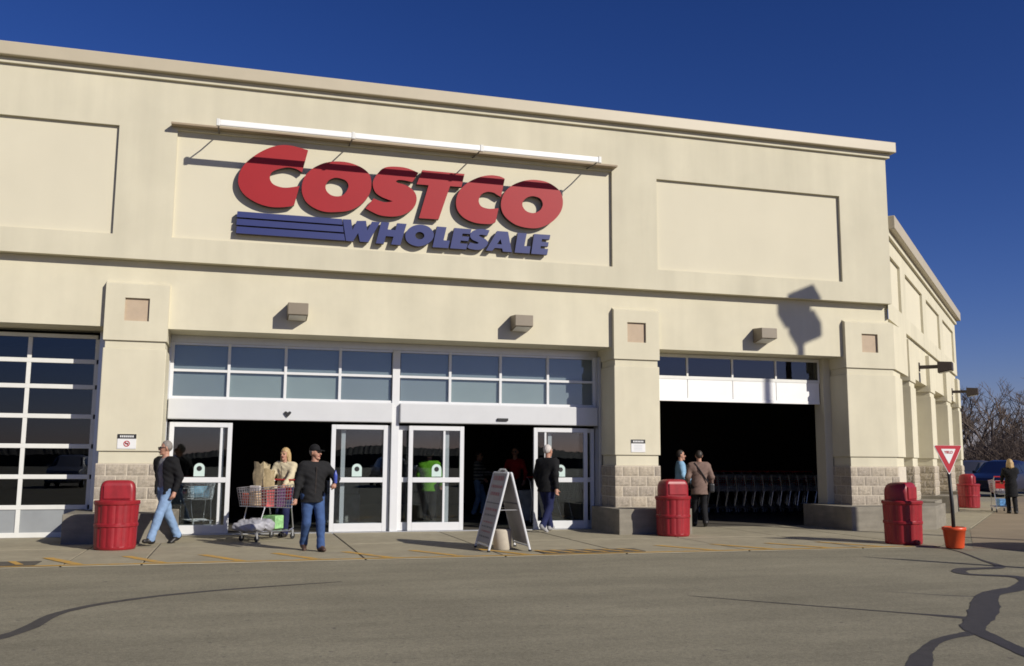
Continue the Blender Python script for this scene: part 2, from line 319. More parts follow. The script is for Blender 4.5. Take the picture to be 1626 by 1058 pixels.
mb.add([(XL, YU, 5.61), (XL, 23.5, 5.61), (XL, 23.5, 9.5), (XL, YU, 9.5)], [(0, 1, 2, 3)])
mb.add([(XL, 23.5, 5.61), (XR, 23.5, 5.61), (XR, 23.5, 9.5), (XL, 23.5, 9.5)], [(0, 1, 2, 3)])
bp(mb.build('upper_wall', M['stucco_up']))
for (a, b, c, d) in panels: bbox('wall_panel', M['panel'], a - 0.02, b + 0.02, YU + 0.077, YU + 0.25, c - 0.02, d + 0.02)
# coping with two steps
bp(MB().box(XL - 0.2, XR + 0.20, YU - 0.20, 23.7, 9.56, 9.84).build('coping', M['coping'], bevel=0.02))
bp(MB().box(XL - 0.09, XR + 0.09, YU - 0.07, 23.58, 9.44, 9.56).build('coping_base', M['stucco_up'], bevel=0.01))
bp(MB().box(-1.62, 8.30, YU - 0.20, YU + 0.02, 8.455, 8.50).build('sign_ledge', M['trim'], bevel=0.006))
# lower wall (lintel over the openings) and end walls
mb = MB().box(XL, XR + 0.03, YW, 21.6, 4.23, 5.605)
mb.box(XL, -9.0, YW, 21.6, 0, 4.23)
bp(mb.build('lintel_wall', M['stucco']))
PIL = [(-2.70, -1.49), (8.29, 9.44), (14.53, 15.96), (-8.95, -7.8)]
block_meshes = []
for v in range(8):
    bm = bmesh.new(); wd = 0.38 if v < 5 else 0.17; hh = 0.212; nx, nz = (8, 5) if v < 5 else (4, 5); vs = {}
    for i in range(nx + 1):
        for j in range(nz + 1):
            e = i in (0, nx) or j in (0, nz)
            vs[i, j] = bm.verts.new((i / nx * wd, 0.004 if e else -0.002 - random.random() * 0.013, j / nz * hh))
    for i in range(nx):
        for j in range(nz): bm.faces.new((vs[i, j], vs[i + 1, j], vs[i + 1, j + 1], vs[i, j + 1]))
    bk = [bm.verts.new((x, 0.05, z)) for x, z in ((0, 0), (wd, 0), (wd, hh), (0, hh))]
    cr = [vs[0, 0], vs[nx, 0], vs[nx, nz], vs[0, nz]]
    def side(lst, b0, b1): bm.faces.new(lst + [b1, b0])
    side([vs[i, 0] for i in range(nx, -1, -1)][::-1], bk[0], bk[1]); side([vs[nx, j] for j in range(nz + 1)], bk[1], bk[2]); side([vs[i, nz] for i in range(nx, -1, -1)], bk[2], bk[3]); side([vs[0, j] for j in range(nz, -1, -1)], bk[3], bk[0])
    me = bpy.data.meshes.new('block'); bm.to_mesh(me); bm.free(); me.materials.append(M['block'][v % 3]); block_meshes.append(me)
def lay_blocks(parent, width, x_of, z0, courses, origin, rz):
    """courses of split-face block laid along local x from 0 to width on the plane y=0"""
    for c in range(courses):
        x = 0.0 if c % 2 == 0 else -0.20
        while x < width - 0.03:
            a = max(x, 0); b = min(x + 0.385, width)
            if b - a > 0.05:
                me = random.choice(block_meshes[:5]) if b - a > 0.2 else random.choice(block_meshes[5:])
                wd = 0.38 if b - a > 0.2 else 0.17
                o = link('block', me, parent); ca, sa = math.cos(rz), math.sin(rz)
                o.location = Vector((origin[0] + ca * (a + 0.006), origin[1] + sa * (a + 0.006), z0 + c * 0.2315)); o.rotation_euler = (0, 0, rz); o.scale = ((b - a - 0.012) / wd, 1, 1)
            x += 0.397
for k, (a, b) in enumerate(PIL):
    pr = empty('pilaster', ((a + b) / 2, 21, 0), parent=None); bp(pr); off = Vector(((a + b) / 2, 21, 0))
    def part(name, m, x0, x1, y0, y1, z0, z1, bevel=0.0):
        o = bx(name, m, None, x0, x1, y0, y1, z0, z1, bevel); o.parent = pr; o.location = -off; return o
    corner = k == 2
    def fprism(name, m, x0, x1, y0, z0, z1, bev=0.008):
        """pilaster body whose right side follows the angled side wall on the corner one"""
        yb = 21.55
        if not corner: return part(name, m, x0, x1, y0, yb, z0, z1, bev)
        d = (yb - y0) / SD.y * SD.x
        mb = MB(); q = [(x0, y0), (x1, y0), (x1 + 1.25 * SD.x, y0 + 1.25 * SD.y), (x0, y0 + 1.25 * SD.y)]
        mb.add([(p[0], p[1], z0) for p in q] + [(p[0], p[1], z1) for p in q], [(3, 2, 1, 0), (4, 5, 6, 7), (0, 1, 5, 4), (1, 2, 6, 5), (2, 3, 7, 6), (3, 0, 4, 7)])
        o = mb.build(name, m, bevel=bev); o.parent = pr; o.location = -off; return o
    # capital with a square recess
    cx = (a + b) / 2; hw = 0.235
    mb = wall_holes(a, b, 3.95, 5.10, [(cx - hw, cx + hw, 4.35, 4.82)], YP, 0.05)
    mb.add([(a, YP, 3.95), (b, YP, 3.95), (b, 21.55, 3.95), (a, 21.55, 3.95)], [(0, 1, 2, 3)])
    mb.add([(a, YP, 5.10), (b, YP, 5.10), (b, YW + 0.01, 5.17), (a, YW + 0.01, 5.17)], [(0, 1, 2, 3)])
    mb.add([(a, YP, 3.95), (a, 21.55, 3.95), (a, 21.55, 5.17), (a, YW + .01, 5.17), (a, YP, 5.10)], [(0, 1, 2, 3, 4)])
    if corner:
        e = sp(0, 0); q0 = (b, YP); q1 = (b + 2.4 * SD.x, YP + 2.4 * SD.y)
        mb.add([(*q0, 3.95), (*q1, 3.95), (*q1, 5.22), (*q0, 5.10)], [(0, 1, 2, 3)])
        mb.add([(*q0, 3.95), (*q1, 3.95), (q1[0] - 0.9, q1[1] + 0.2, 3.95), (b - 0.4, 21.55, 3.95)], [(0, 1, 2, 3)])
        mb.add([(*q0, 5.10), (*q1, 5.22), (q1[0] - 0.2, q1[1] + 0.2, 5.22), (b - 0.2, YW + 0.1, 5.17)], [(0, 1, 2, 3)])
    else: mb.add([(b, YP, 3.95), (b, 21.55, 3.95), (b, 21.55, 5.17), (b, YW + .01, 5.17), (b, YP, 5.10)], [(0, 1, 2, 3, 4)])
    o = mb.build('capital', M['stucco']); o.parent = pr; o.location = -off
    part('square_tile', M['tile'], cx - hw - 0.01, cx + hw + 0.01, YP + 0.052, YP + 0.2, 4.34, 4.83)
    fprism('neck', M['stucco'], a + 0.035, b - 0.035, YP + 0.045, 3.79, 3.95)
    fprism('shaft', M['stucco'], a + 0.006, b - 0.004, YP + 0.012, 1.73, 3.79, 0.015)
    fprism('base_band', M['stucco'], a + 0.045, b - 0.045, YP + 0.05, 1.49, 1.73)
    fprism('mortar_core', M['mortar'], a + 0.012, b - 0.012, YP + 0.024, 0.5, 1.49, 0.0)
    lay_blocks(pr, b - a - 0.012, None, 0.565, 4, (a + 0.006 - off.x, YP + 0.012 - off.y), 0)
    if k in (1, 2):                                # the shaded left return is also block
        lay_blocks(pr, 1.2, None, 0.565, 4, (a + 0.004 - off.x, 21.52 - off.y), -math.pi / 2)
    x0, x1 = [(-3.1, -1.13), (8.05, 9.80), (13.93, 16.30), (-9.4, -7.4)][k]
    yf = 19.5
    if corner:
        mb = MB(); q = [(x0, yf), (x1, yf), (x1 + 2.2 * SD.x, yf + 2.2 * SD.y), (16.6, 21.6), (x0, 21.5)]
        mb.add([(p[0], p[1], -0.05) for p in q] + [(p[0], p[1], 0.55) for p in q], [(4, 3, 2, 1, 0), (5, 6, 7, 8, 9)] + [(i, (i + 1) % 5, 5 + (i + 1) % 5, 5 + i) for i in range(5)])
        o = mb.build('plinth', M['concrete'], bevel=0.015)
    else: o = MB().box(x0, x1, yf, 21.2, -0.05, 0.55).build('plinth', M['concrete'], bevel=0.015)
    o.parent = pr; o.location = -off
# ---------------- entrance: transom glazing, headers, sliding doors
YD = 21.40
WX = [-1.44, -0.27, 0.93, 2.12, 3.30, 3.47, 4.64, 5.85, 7.02, 8.20]
bbox('soffit_frame', M['alu'], -1.49, 8.29, YD - 0.06, YD + 0.1, 4.07, 4.23, 0.01)
for i, x in enumerate(WX):
    w_ = 0.035 if i in (0, 9) else 0.03
    if i in (4,): bbox('center_post', M['white'], 3.30, 3.47, YD - 0.08, YD + 0.08, 0, 4.07, 0.008)
    elif i == 5: pass
    else: bbox('mullion', M['white'], x - w_, x + w_, YD - 0.05, YD + 0.05, 2.88, 4.07, 0.005)
for (a, b) in ((-1.475, 3.30), (3.47, 8.235)):
    bbox('transom_bar', M['white'], a, b, YD - 0.046, YD + 0.046, 3.445, 3.50, 0.004); bbox('transom_bar', M['white'], a, b, YD - 0.046, YD + 0.046, 2.86, 2.92, 0.004); bbox('transom_bar', M['alu'], a, b, YD - 0.046, YD + 0.046, 4.02, 4.07, 0.004)
for i in (0, 1, 2, 3, 5, 6, 7, 8):
    for (z0, z1) in ((2.92, 3.445), (3.50, 4.02)):
        w_ = bbox('window_pane', M['tglass'], WX[i] + 0.02, WX[i + 1] - 0.02, YD - 0.006, YD + 0.006, z0, z1)
        sheet = z0 < 3 and i in (1, 2, 6, 7)
        o = bx('pane_backing', M['spandrel2'] if sheet else M['spandrel'], None, WX[i] + 0.03, WX[i + 1] - 0.03, YD + 0.03, YD + 0.045, z0, z1); o.parent = w_
for (a, b, t) in ((-1.47, 3.30, 'heart'), (3.47, 8.23, 'bar')):
    h_ = bbox('door_header', M['header'], a, b, YD - 0.20, YD + 0.12, 2.42, 2.86, 0.02)
    xs = 1.0 if t == 'heart' else 5.86
    if t == 'heart':
        out = smooth_loop([(xs, 2.50, 1), (xs + 0.05, 2.555), (xs + 0.075, 2.60), (xs + 0.04, 2.625), (xs, 2.60, 1), (xs - 0.04, 2.625), (xs - 0.075, 2.60), (xs - 0.05, 2.555)])
        s_ = poly_mesh('motion_sensor', out, [], YD - 0.245, YD - 0.20, [M['black'], M['black']])
    else: s_ = bx('motion_sensor', M['black'], None, xs - 0.13, xs + 0.13, YD - 0.25, YD - 0.2, 2.50, 2.56, 0.008)
    s_.parent = h_
def sticker(parent, x, y, z):
    out = [(x - 0.11, z), (x + 0.11, z)] + [(x + 0.11 * math.cos(t), z + 0.17 + 0.11 * math.sin(t)) for t in np.linspace(0, math.pi, 14)]
    s_ = poly_mesh('sticker', out, [], y - 0.004, y, [M['sticker'], M['sticker']]); s_.parent = parent
    c = [(x + 0.055 * math.cos(t), z + 0.165 + 0.055 * math.sin(t)) for t in np.linspace(0, 2 * math.pi, 16)[:-1]]
    poly_mesh('sticker_mark', c, [], y - 0.008, y - 0.003, [M['black'], M['black']]).parent = s_
def door_leaf(name, x0, x1, y, stk=None, inner=None, m='white'):
    d = empty(name, parent=None); bp(d); d.location = Vector((x0, y, 0)) - BO; off = Vector((x0, y, 0)); W = 0.095
    def pt(nm, mm, a, b, c, e, yy=0.035, bev=0.006):
        o = bx(nm, mm, None, a, b, y - yy, y + yy, c, e, bev); o.parent = d; o.location = -off; return o
    pt('stile', M[m], x0, x0 + W, 0.02, 2.36); pt('stile', M[m], x1 - W, x1, 0.02, 2.36)
    pt('top_rail', M[m], x0 + W, x1 - W, 2.26, 2.36); pt('middle_rail', M[m], x0 + W, x1 - W, 1.09, 1.20); pt('bottom_rail', M[m], x0 + W, x1 - W, 0.02, 0.20)
    g1 = pt('pane', M['glass'], x0 + W, x1 - W, 0.20, 1.09, 0.005, 0); g2 = pt('pane', M['glass'], x0 + W, x1 - W, 1.20, 2.26, 0.005, 0)
    if inner: pt('stile', M[m], inner - 0.025, inner + 0.025, 0.2, 2.26, 0.02)
    if stk is not None: sticker(g2, stk, y - 0.012, 1.22)
    return d
door_leaf('sliding_door', -1.42, -0.14, YD - 0.06, stk=-0.78, inner=-0.36)
door_leaf('fixed_sidelight', -1.46, -0.30, YD + 0.08)
door_leaf('sliding_door', 1.97, 3.22, YD - 0.06, stk=2.55)
door_leaf('fixed_sidelight', 2.20, 3.29, YD + 0.08)
door_leaf('sliding_door', 3.70, 4.98, YD - 0.06, stk=4.35, inner=4.52)
door_leaf('fixed_sidelight', 3.48, 4.66, YD + 0.08)
door_leaf('sliding_door', 6.66, 8.0, YD - 0.06, stk=7.33, inner=6.95)
door_leaf('fixed_sidelight', 7.05, 8.22, YD + 0.08)
bbox('door_threshold', M['alu'], -1.46, 8.22, YD - 0.12, YD + 0.14, -0.02, 0.015)
# side jambs
bbox('door_jamb', M['alu'], 8.235, 8.30, YD - 0.25, YD + 0.1, 0, 4.07, 0.006); bbox('door_jamb', M['alu'], -1.52, -1.475, YD - 0.1, YD + 0.1, 0, 4.07, 0.006)
# ---------------- left overhead glazed door
YG = 21.28
gd = empty('overhead_door'); bp(gd); gd.location = Vector((-5.2, YG, 0)) - BO; goff = Vector((-5.2, YG, 0))
def gpart(nm, m, x0, x1, y0, y1, z0, z1, bev=0.0):
    o = bx(nm, m, None, x0, x1, y0, y1, z0, z1, bev); o.parent = gd; o.location = -goff; return o
gx = [-7.84, -6.73, -5.5, -4.2, -2.92]; gz = [0.60, 1.21, 1.83, 2.44, 3.05, 3.58, 4.10]
for z in gz[:-1]: gpart('rail', M['rail'], -7.84, -2.92, YG - 0.03, YG + 0.03, z - 0.045, z + 0.045, 0.006)
gpart('rail', M['rail'], -7.84, -2.92, YG - 0.03, YG + 0.03, 4.06, 4.14, 0.006); gpart('rail', M['rail'], -7.84, -2.92, YG - 0.03, YG + 0.03, 0.0, 0.10, 0.006)
for x in gx:
    for z0, z1 in zip([0.10] + gz[:-1], gz): gpart('stile', M['rail'], x - 0.04, x + 0.04, YG - 0.028, YG + 0.028, z0 + (0.045 if z0 > 0.2 else 0), z1 - 0.045, 0.004)
for i in range(4):
    gpart('solid_panel', M['garpanel'], gx[i] + 0.04, gx[i + 1] - 0.04, YG - 0.008, YG + 0.01, 0.10, 0.555)
    for j in range(6): gpart('pane', M['gglass'], gx[i] + 0.04, gx[i + 1] - 0.04, YG - 0.004, YG + 0.004, gz[j] + 0.045, gz[j + 1] - 0.045)
bbox('door_jamb', M['alu'], -2.88, -2.70, YG - 0.06, YG + 0.2, 0, 4.23, 0.006)
bbox('door_jamb', M['alu'], -7.9, -7.8, YG - 0.06, YG + 0.2, 0, 4.23, 0.006)
# ---------------- right opening with raised overhead door
YR = 21.18
rd = empty('raised_overhead_door'); bp(rd); rd.location = Vector((12, YR, 3)) - BO; roff = Vector((12, YR, 3))
def rpart(nm, m, x0, x1, y0, y1, z0, z1, bev=0.0):
    o = bx(nm, m, None, x0, x1, y0, y1, z0, z1, bev); o.parent = rd; o.location = -roff; return o
rx = [9.45, 10.58, 11.82, 13.05, 14.30]
rpart('rail', M['rail'], 9.45, 14.32, YR - 0.03, YR + 0.03, 3.60, 3.68, 0.005); rpart('rail', M['rail'], 9.45, 14.32, YR - 0.03, YR + 0.03, 4.14, 4.22, 0.005)
for x in rx[1:]: rpart('stile', M['rail'], x - 0.025, x + 0.025, YR - 0.028, YR + 0.028, 3.68, 4.14, 0.004)
for i in range(4):
    rpart('pane', M['gglass'], rx[i] + 0.02, rx[i + 1] - 0.025, YR - 0.004, YR + 0.004, 3.68, 4.14)
    rpart('solid_panel', M['doorwhite'], rx[i] + (0.0 if i == 0 else 0.008), rx[i + 1] - (0.008 if i < 3 else 0), YR - 0.02, YR + 0.02, 3.14, 3.60, 0.004)
rpart('bottom_rail', M['doorwhite'], 9.45, 14.30, YR - 0.03, YR + 0.03, 3.06, 3.138, 0.006)
bbox('door_jamb', M['stucco'], 14.33, 14.54, YR - 0.16, YR + 0.25, 0, 4.23, 0.006)
# ---------------- interior shell
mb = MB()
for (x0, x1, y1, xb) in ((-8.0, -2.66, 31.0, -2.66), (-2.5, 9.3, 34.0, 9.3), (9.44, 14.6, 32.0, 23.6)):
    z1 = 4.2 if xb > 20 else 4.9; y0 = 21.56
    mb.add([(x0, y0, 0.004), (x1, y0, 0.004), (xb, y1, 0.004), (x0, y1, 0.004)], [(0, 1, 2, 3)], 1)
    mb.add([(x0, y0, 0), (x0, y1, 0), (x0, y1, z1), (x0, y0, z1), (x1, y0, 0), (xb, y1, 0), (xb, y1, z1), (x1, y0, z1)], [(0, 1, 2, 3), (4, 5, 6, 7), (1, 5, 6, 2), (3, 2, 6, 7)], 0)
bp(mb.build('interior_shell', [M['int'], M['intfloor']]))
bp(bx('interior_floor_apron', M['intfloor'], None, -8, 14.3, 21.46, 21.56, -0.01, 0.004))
bbox('flat_roof', M['coping'], XL, 15.5, 23.5, 60, 7.6, 7.9)
bbox('back_wall', M['stucco'], XL, 30, 59, 60, 0, 7.6)
bbox('end_wall', M['stucco'], XL - 0.3, XL, 21.0, 60, 0, 7.9)
bbox('corner_fill', M['stucco'], 15.2, 15.83, 20.5, 22.0, 4.3, 5.75)
# ---------------- angled side wall
sw = empty('side_wall'); bp(sw); sw.location = Vector((P0.x, P0.y, 0)) - BO; sw.rotation_euler = (0, 0, math.radians(44))
LEN = 18.5      # local x along the wall, local y into the building
spanels = [(0.1, 2.45, 5.72, 7.03), (3.45, 7.35, 5.72, 7.03), (8.4, 12.35, 5.72, 7.03), (13.5, 17.6, 5.72, 7.03)]
mb = wall_holes(-0.05, LEN, 5.25, 7.45, spanels, 0.10, 0.07); mb.add([(0, 0.10, 5.25), (LEN, 0.10, 5.25), (LEN, 0.3, 5.25), (0, 0.3, 5.25)], [(0, 1, 2, 3)])
mb.add([(LEN, 0.10, 5.25), (LEN, 8, 5.25), (LEN, 8, 7.45), (LEN, 0.1, 7.45)], [(0, 1, 2, 3)]); mb.build('upper_wall', M['stucco_up'], sw)
for (a, b, c, d) in spanels: bx('wall_panel', M['panel'], sw, a - 0.02, b + 0.02, 0.172, 0.3, c - 0.02, d + 0.02)
bx('coping', M['coping'], sw, 0.12, LEN + 0.2, -0.14, 1.0, 7.62, 7.98, 0.02); bx('coping_base', M['stucco_up'], sw, 0.06, LEN + 0.08, 0.02, 0.9, 7.45, 7.62, 0.01)
bx('lintel_wall', M['stucco'], sw, 0.06, LEN - 0.05, 0.18, 1.5, 4.1, 5.25)
bx('recess_wall', M['stucco'], sw, 1.4, LEN - 0.1, 0.95, 1.5, 0, 4.1)
bx('end_wall', M['stucco'], sw, LEN - 0.25, LEN, 0.35, 14, 0, 7.45)
for (a, b) in ((3.25, 4.35), (8.1, 9.35), (13.4, 14.9), (18.0, 18.95)):
    p = empty('pilaster', ((a + b) / 2, 0.5, 0), parent=sw); c = -(a + b) / 2
    def q(nm, m, x0, x1, y0, y1, z0, z1, bev=0.01): return bx(nm, m, p, x0 + c, x1 + c, y0 - 0.5, y1 - 0.5, z0, z1, bev)
    q('capital', M['stucco'], a, b, 0.06, 0.95, 3.9, 5.1); q('neck', M['stucco'], a + 0.035, b - 0.035, 0.10, 0.95, 3.75, 3.9); q('shaft', M['stucco'], a, b, 0.07, 0.95, 1.73, 3.75); q('base_band', M['stucco'], a + 0.04, b - 0.04, 0.11, 0.95, 1.49, 1.73); q('mortar_core', M['mortar'], a + 0.012, b - 0.012, 0.085, 0.95, 0.5, 1.49, 0)
    lay_blocks(p, b - a - 0.012, None, 0.565, 4, (a + 0.006 + c, 0.072 - 0.5), 0)
    lay_blocks(p, 0.85, None, 0.565, 4, (a + 0.002 + c, 0.93 - 0.5), -math.pi / 2)
    q('plinth', M['concrete'], a - 0.25, b + 0.25, -0.45, 0.95, -0.05, 0.55, 0.015)
# ------------------------------------------------------------------ store sign
sign = empty('store_sign', (3.2, 20.2, 6.2), 0, 'red and blue raised lettering reading COSTCO WHOLESALE on the recessed panel', 'sign')
SO = Vector((3.2, 20.2, 6.2))
LET = {
'c1': [(1.172, 8.197, 1), (1.02, 8.23), (0.809, 8.265), (0.63, 8.259), (0.439, 8.204), (0.251, 8.106), (0.08, 7.98), (-0.074, 7.832), (-0.177, 7.682), (-0.235, 7.521), (-0.242, 7.35), (-0.185, 7.2), (-0.086, 7.085), (0.063, 6.989), (0.24, 6.918), (0.446, 6.881), (0.652, 6.89), (0.857, 6.93), (0.923, 6.966, 1), (1.02, 7.391, 1), (0.887, 7.355), (0.724, 7.326), (0.576, 7.341), (0.456, 7.396), (0.4, 7.5), (0.418, 7.612), (0.489, 7.681), (0.62, 7.74), (0.767, 7.778), (0.902, 7.767), (0.993, 7.735), (1.061, 7.694, 1)],
's1': [(3.587, 7.916, 1), (3.453, 7.691, 1), (3.297, 7.713), (3.159, 7.714), (3.088, 7.685, 1), (3.126, 7.645), (3.264, 7.622), (3.403, 7.563), (3.509, 7.467), (3.555, 7.347), (3.54, 7.205), (3.465, 7.076), (3.313, 6.959), (3.143, 6.893), (2.939, 6.869), (2.735, 6.887), (2.565, 6.952), (2.437, 7.011, 1), (2.608, 7.25, 1), (2.727, 7.208), (2.864, 7.184), (3.033, 7.216, 1), (2.896, 7.257), (2.776, 7.299), (2.655, 7.376), (2.593, 7.493), (2.582, 7.614), (2.621, 7.722), (2.695, 7.834), (2.778, 7.929), (2.913, 7.991), (3.152, 8.012), (3.36, 7.992)],
't1': [(3.673, 7.986, 1), (4.636, 7.985, 1), (4.568, 7.676, 1), (4.307, 7.674, 1), (4.059, 6.89, 1), (3.616, 6.885, 1), (3.819, 7.652, 1), (3.549, 7.652, 1)],
'c2': [(5.578, 7.959, 1), (5.459, 8.003), (5.258, 8.012), (5.041, 7.965), (4.843, 7.875), (4.665, 7.751), (4.525, 7.586), (4.456, 7.401), (4.459, 7.206), (4.541, 7.052), (4.693, 6.939), (4.908, 6.876), (5.142, 6.867), (5.286, 6.887), (5.367, 6.929, 1), (5.437, 7.258, 1), (5.319, 7.236), (5.175, 7.228), (5.03, 7.27), (4.971, 7.391), (5.027, 7.539), (5.171, 7.615), (5.316, 7.609), (5.407, 7.562), (5.49, 7.524, 1)]}
O1 = [(1.771, 8.005), (1.986, 8.01), (2.188, 7.973), (2.377, 7.893), (2.504, 7.776), (2.547, 7.619), (2.537, 7.409), (2.441, 7.208), (2.291, 7.052), (2.079, 6.932), (1.806, 6.878), (1.563, 6.867), (1.35, 6.928), (1.182, 7.04), (1.094, 7.19), (1.066, 7.345), (1.09, 7.521), (1.16, 7.669), (1.291, 7.808), (1.469, 7.921), (1.62, 7.975)]
O1i = [(1.813, 7.641), (1.983, 7.601), (2.055, 7.495), (2.02, 7.364), (1.932, 7.261), (1.81, 7.227), (1.688, 7.248), (1.594, 7.328), (1.568, 7.436), (1.618, 7.552), (1.707, 7.616)]
O2 = [(6.328, 7.998), (6.571, 7.974), (6.779, 7.882), (6.921, 7.755), (6.977, 7.557), (6.949, 7.352), (6.835, 7.16), (6.647, 6.99), (6.386, 6.87), (6.127, 6.851), (5.869, 6.895), (5.667, 7.006), (5.538, 7.149), (5.491, 7.325), (5.517, 7.508), (5.607, 7.679), (5.772, 7.83), (5.974, 7.93), (6.141, 7.978)]
O2i = [(6.254, 7.607), (6.422, 7.566), (6.488, 7.443), (6.441, 7.311), (6.33, 7.23), (6.218, 7.208), (6.088, 7.247), (6.005, 7.349), (6.014, 7.459), (6.106, 7.558)]
BL = {
'w': [(1.955, 6.732, 1), (2.136, 6.739, 1), (2.17, 6.508, 1), (2.258, 6.719, 1), (2.456, 6.735, 1), (2.49, 6.52, 1), (2.586, 6.728, 1), (2.763, 6.727, 1), (2.522, 6.265, 1), (2.335, 6.265, 1), (2.293, 6.453, 1), (2.188, 6.262, 1), (2.038, 6.262, 1)],
'h': [(2.79, 6.735, 1), (2.964, 6.735, 1), (2.932, 6.579, 1), (3.102, 6.577, 1), (3.138, 6.735, 1), (3.347, 6.733, 1), (3.215, 6.25, 1), (3.013, 6.25, 1), (3.064, 6.426, 1), (2.895, 6.428, 1), (2.853, 6.252, 1), (2.68, 6.252, 1)],
'l': [(4.026, 6.727, 1), (4.242, 6.726, 1), (4.178, 6.425, 1), (4.321, 6.423, 1), (4.284, 6.252, 1), (3.932, 6.252, 1)],
'e': [(4.42, 6.724, 1), (4.813, 6.724, 1), (4.782, 6.609, 1), (4.608, 6.609, 1), (4.596, 6.546, 1), (4.763, 6.546, 1), (4.739, 6.445, 1), (4.567, 6.448, 1), (4.556, 6.383, 1), (4.727, 6.382, 1), (4.694, 6.254, 1), (4.328, 6.254, 1)],
's': [(5.232, 6.73, 1), (5.178, 6.601, 1), (5.07, 6.613), (5.007, 6.608), (4.982, 6.587, 1), (5.045, 6.554), (5.146, 6.511), (5.197, 6.44), (5.148, 6.349), (5.048, 6.28), (4.923, 6.26), (4.773, 6.274), (4.718, 6.307, 1), (4.784, 6.418, 1), (4.872, 6.4), (4.947, 6.398), (4.984, 6.425, 1), (4.921, 6.453), (4.833, 6.489), (4.782, 6.56), (4.806, 6.648), (4.893, 6.71), (5.043, 6.746)],
'l2': [(5.894, 6.72, 1), (6.106, 6.721, 1), (6.05, 6.424, 1), (6.197, 6.427, 1), (6.172, 6.258, 1), (5.82, 6.258, 1)],
'e2': [(6.282, 6.722, 1), (6.672, 6.726, 1), (6.652, 6.618, 1), (6.471, 6.615, 1), (6.461, 6.549, 1), (6.633, 6.551, 1), (6.615, 6.451, 1), (6.443, 6.449, 1), (6.433, 6.392, 1), (6.62, 6.395, 1), (6.594, 6.256, 1), (6.213, 6.256, 1)]}
O3 = [(3.649, 6.74), (3.807, 6.718), (3.918, 6.633), (3.957, 6.513), (3.898, 6.386), (3.766, 6.291), (3.61, 6.248), (3.452, 6.281), (3.35, 6.359), (3.323, 6.491), (3.385, 6.618), (3.504, 6.705)]
O3i = [(3.652, 6.576), (3.725, 6.545), (3.743, 6.478), (3.691, 6.42), (3.619, 6.41), (3.558, 6.447), (3.544, 6.507), (3.587, 6.559)]
AA = [(5.409, 6.727), (5.664, 6.727), (5.756, 6.261), (5.545, 6.262), (5.529, 6.331), (5.354, 6.334), (5.294, 6.26), (5.149, 6.26)]
AI = [(5.487, 6.545), (5.52, 6.425), (5.408, 6.423)]
YF = 20.12
def letter(outer, holes, m):
    o = poly_mesh('letter', outer, holes, YF, 20.235, [m, M['return']]); o.parent = sign; o.location = -SO; return o
for k in ('c1', 's1', 't1', 'c2'): letter(smooth_loop(LET[k]), [], M['signred'])
letter(smooth_loop(O1), [smooth_loop(O1i)], M['signred']); letter(smooth_loop(O2), [smooth_loop(O2i)], M['signred'])
for k in BL: letter(smooth_loop(BL[k]), [], M['signblue'])
letter(smooth_loop(O3), [smooth_loop(O3i)], M['signblue']); letter(AA, [AI], M['signblue'])
for (z0, z1, xa, xb) in ((6.61, 6.735, 1.94, 1.955), (6.445, 6.575, 1.965, 1.982), (6.265, 6.41, 1.992, 2.02)):
    o = poly_mesh('stripe', [(-0.24, z0), (xb, z0), (xa, z1), (-0.23, z1)], [], YF, 20.235, [M['signblue'], M['return']]); o.parent = sign; o.location = -SO
# sign light bar on struts
lb = empty('sign_light_bar', (3.46, 19.37, 8.36), 0, 'long white sign lighting bar held out on four thin struts above the red letters', 'light'); LO = Vector((3.46, 19.37, 8.36))
bar_x = [-0.674, 2.05, 4.84, 7.60]
for i in range(3):
    o = MB().box(bar_x[i] + 0.03, bar_x[i + 1] - 0.03, -0.02, 0.03, -0.065, 0.065).build('light_tube', M['doorwhite'], lb, bevel=0.02); o.location = (-3.46, 0, 0)
for x in bar_x:
    MB().tube([(x - 3.46, 0, 0), (x - 3.46, 0.4, 0.0), (x - 3.46, 0.84, 0.05)], 0.016, 6).build('strut', M['darkmetal'], lb)
    MB().box(x - 3.495, x - 3.425, -0.03, 0.04, -0.075, 0.075).build('bracket', M['rail'], lb, bevel=0.01)
# ------------------------------------------------------------------ wall lights
def wall_light(loc, rz, label, m='lampbox', arm=0.0, L=0.42):
    r = empty('wall_light', loc, rz, label, 'light', 'box wall lights on the store')
    mb = MB(); mb.v = []; w_ = 0.21; d0 = -0.42 - arm; d1 = 0.0 - arm
    mb.add([(-w_, d0, -0.03), (w_, d0, -0.03), (w_, d1, -0.10), (-w_, d1, -0.10), (-w_, d0, 0.22), (w_, d0, 0.22), (w_, d1, 0.25), (-w_, d1, 0.25)], [(3, 2, 1, 0), (4, 5, 6, 7), (0, 1, 5, 4), (1, 2, 6, 5), (2, 3, 7, 6), (3, 0, 4, 7)])
    mb.build('housing', M[m], r, bevel=0.012)
    MB().add([(-w_ + 0.03, d0 + 0.03, -0.042), (w_ - 0.03, d0 + 0.03, -0.042), (w_ - 0.03, d1 - 0.05, -0.106), (-w_ + 0.03, d1 - 0.05, -0.106)], [(0, 1, 2, 3)]).build('lens', M['plaque'], r)
    if arm:
        MB().box(-0.04, 0.04, -arm, 0.0, 0.05, 0.16).build('arm', M[m], r, bevel=0.006); MB().box(-0.08, 0.08, -0.03, 0.0, -0.02, 0.25).build('mount_plate', M[m], r)
    return r
wall_light((1.08, YW, 4.62), 0, 'tan box wall light over the left bay of doors, below the C of the sign')
wall_light((6.02, YW, 4.60), 0, 'tan box wall light over the right bay of doors')
wall_light((12.2, YW, 4.58), 0, 'tan box wall light over the open overhead doorway')
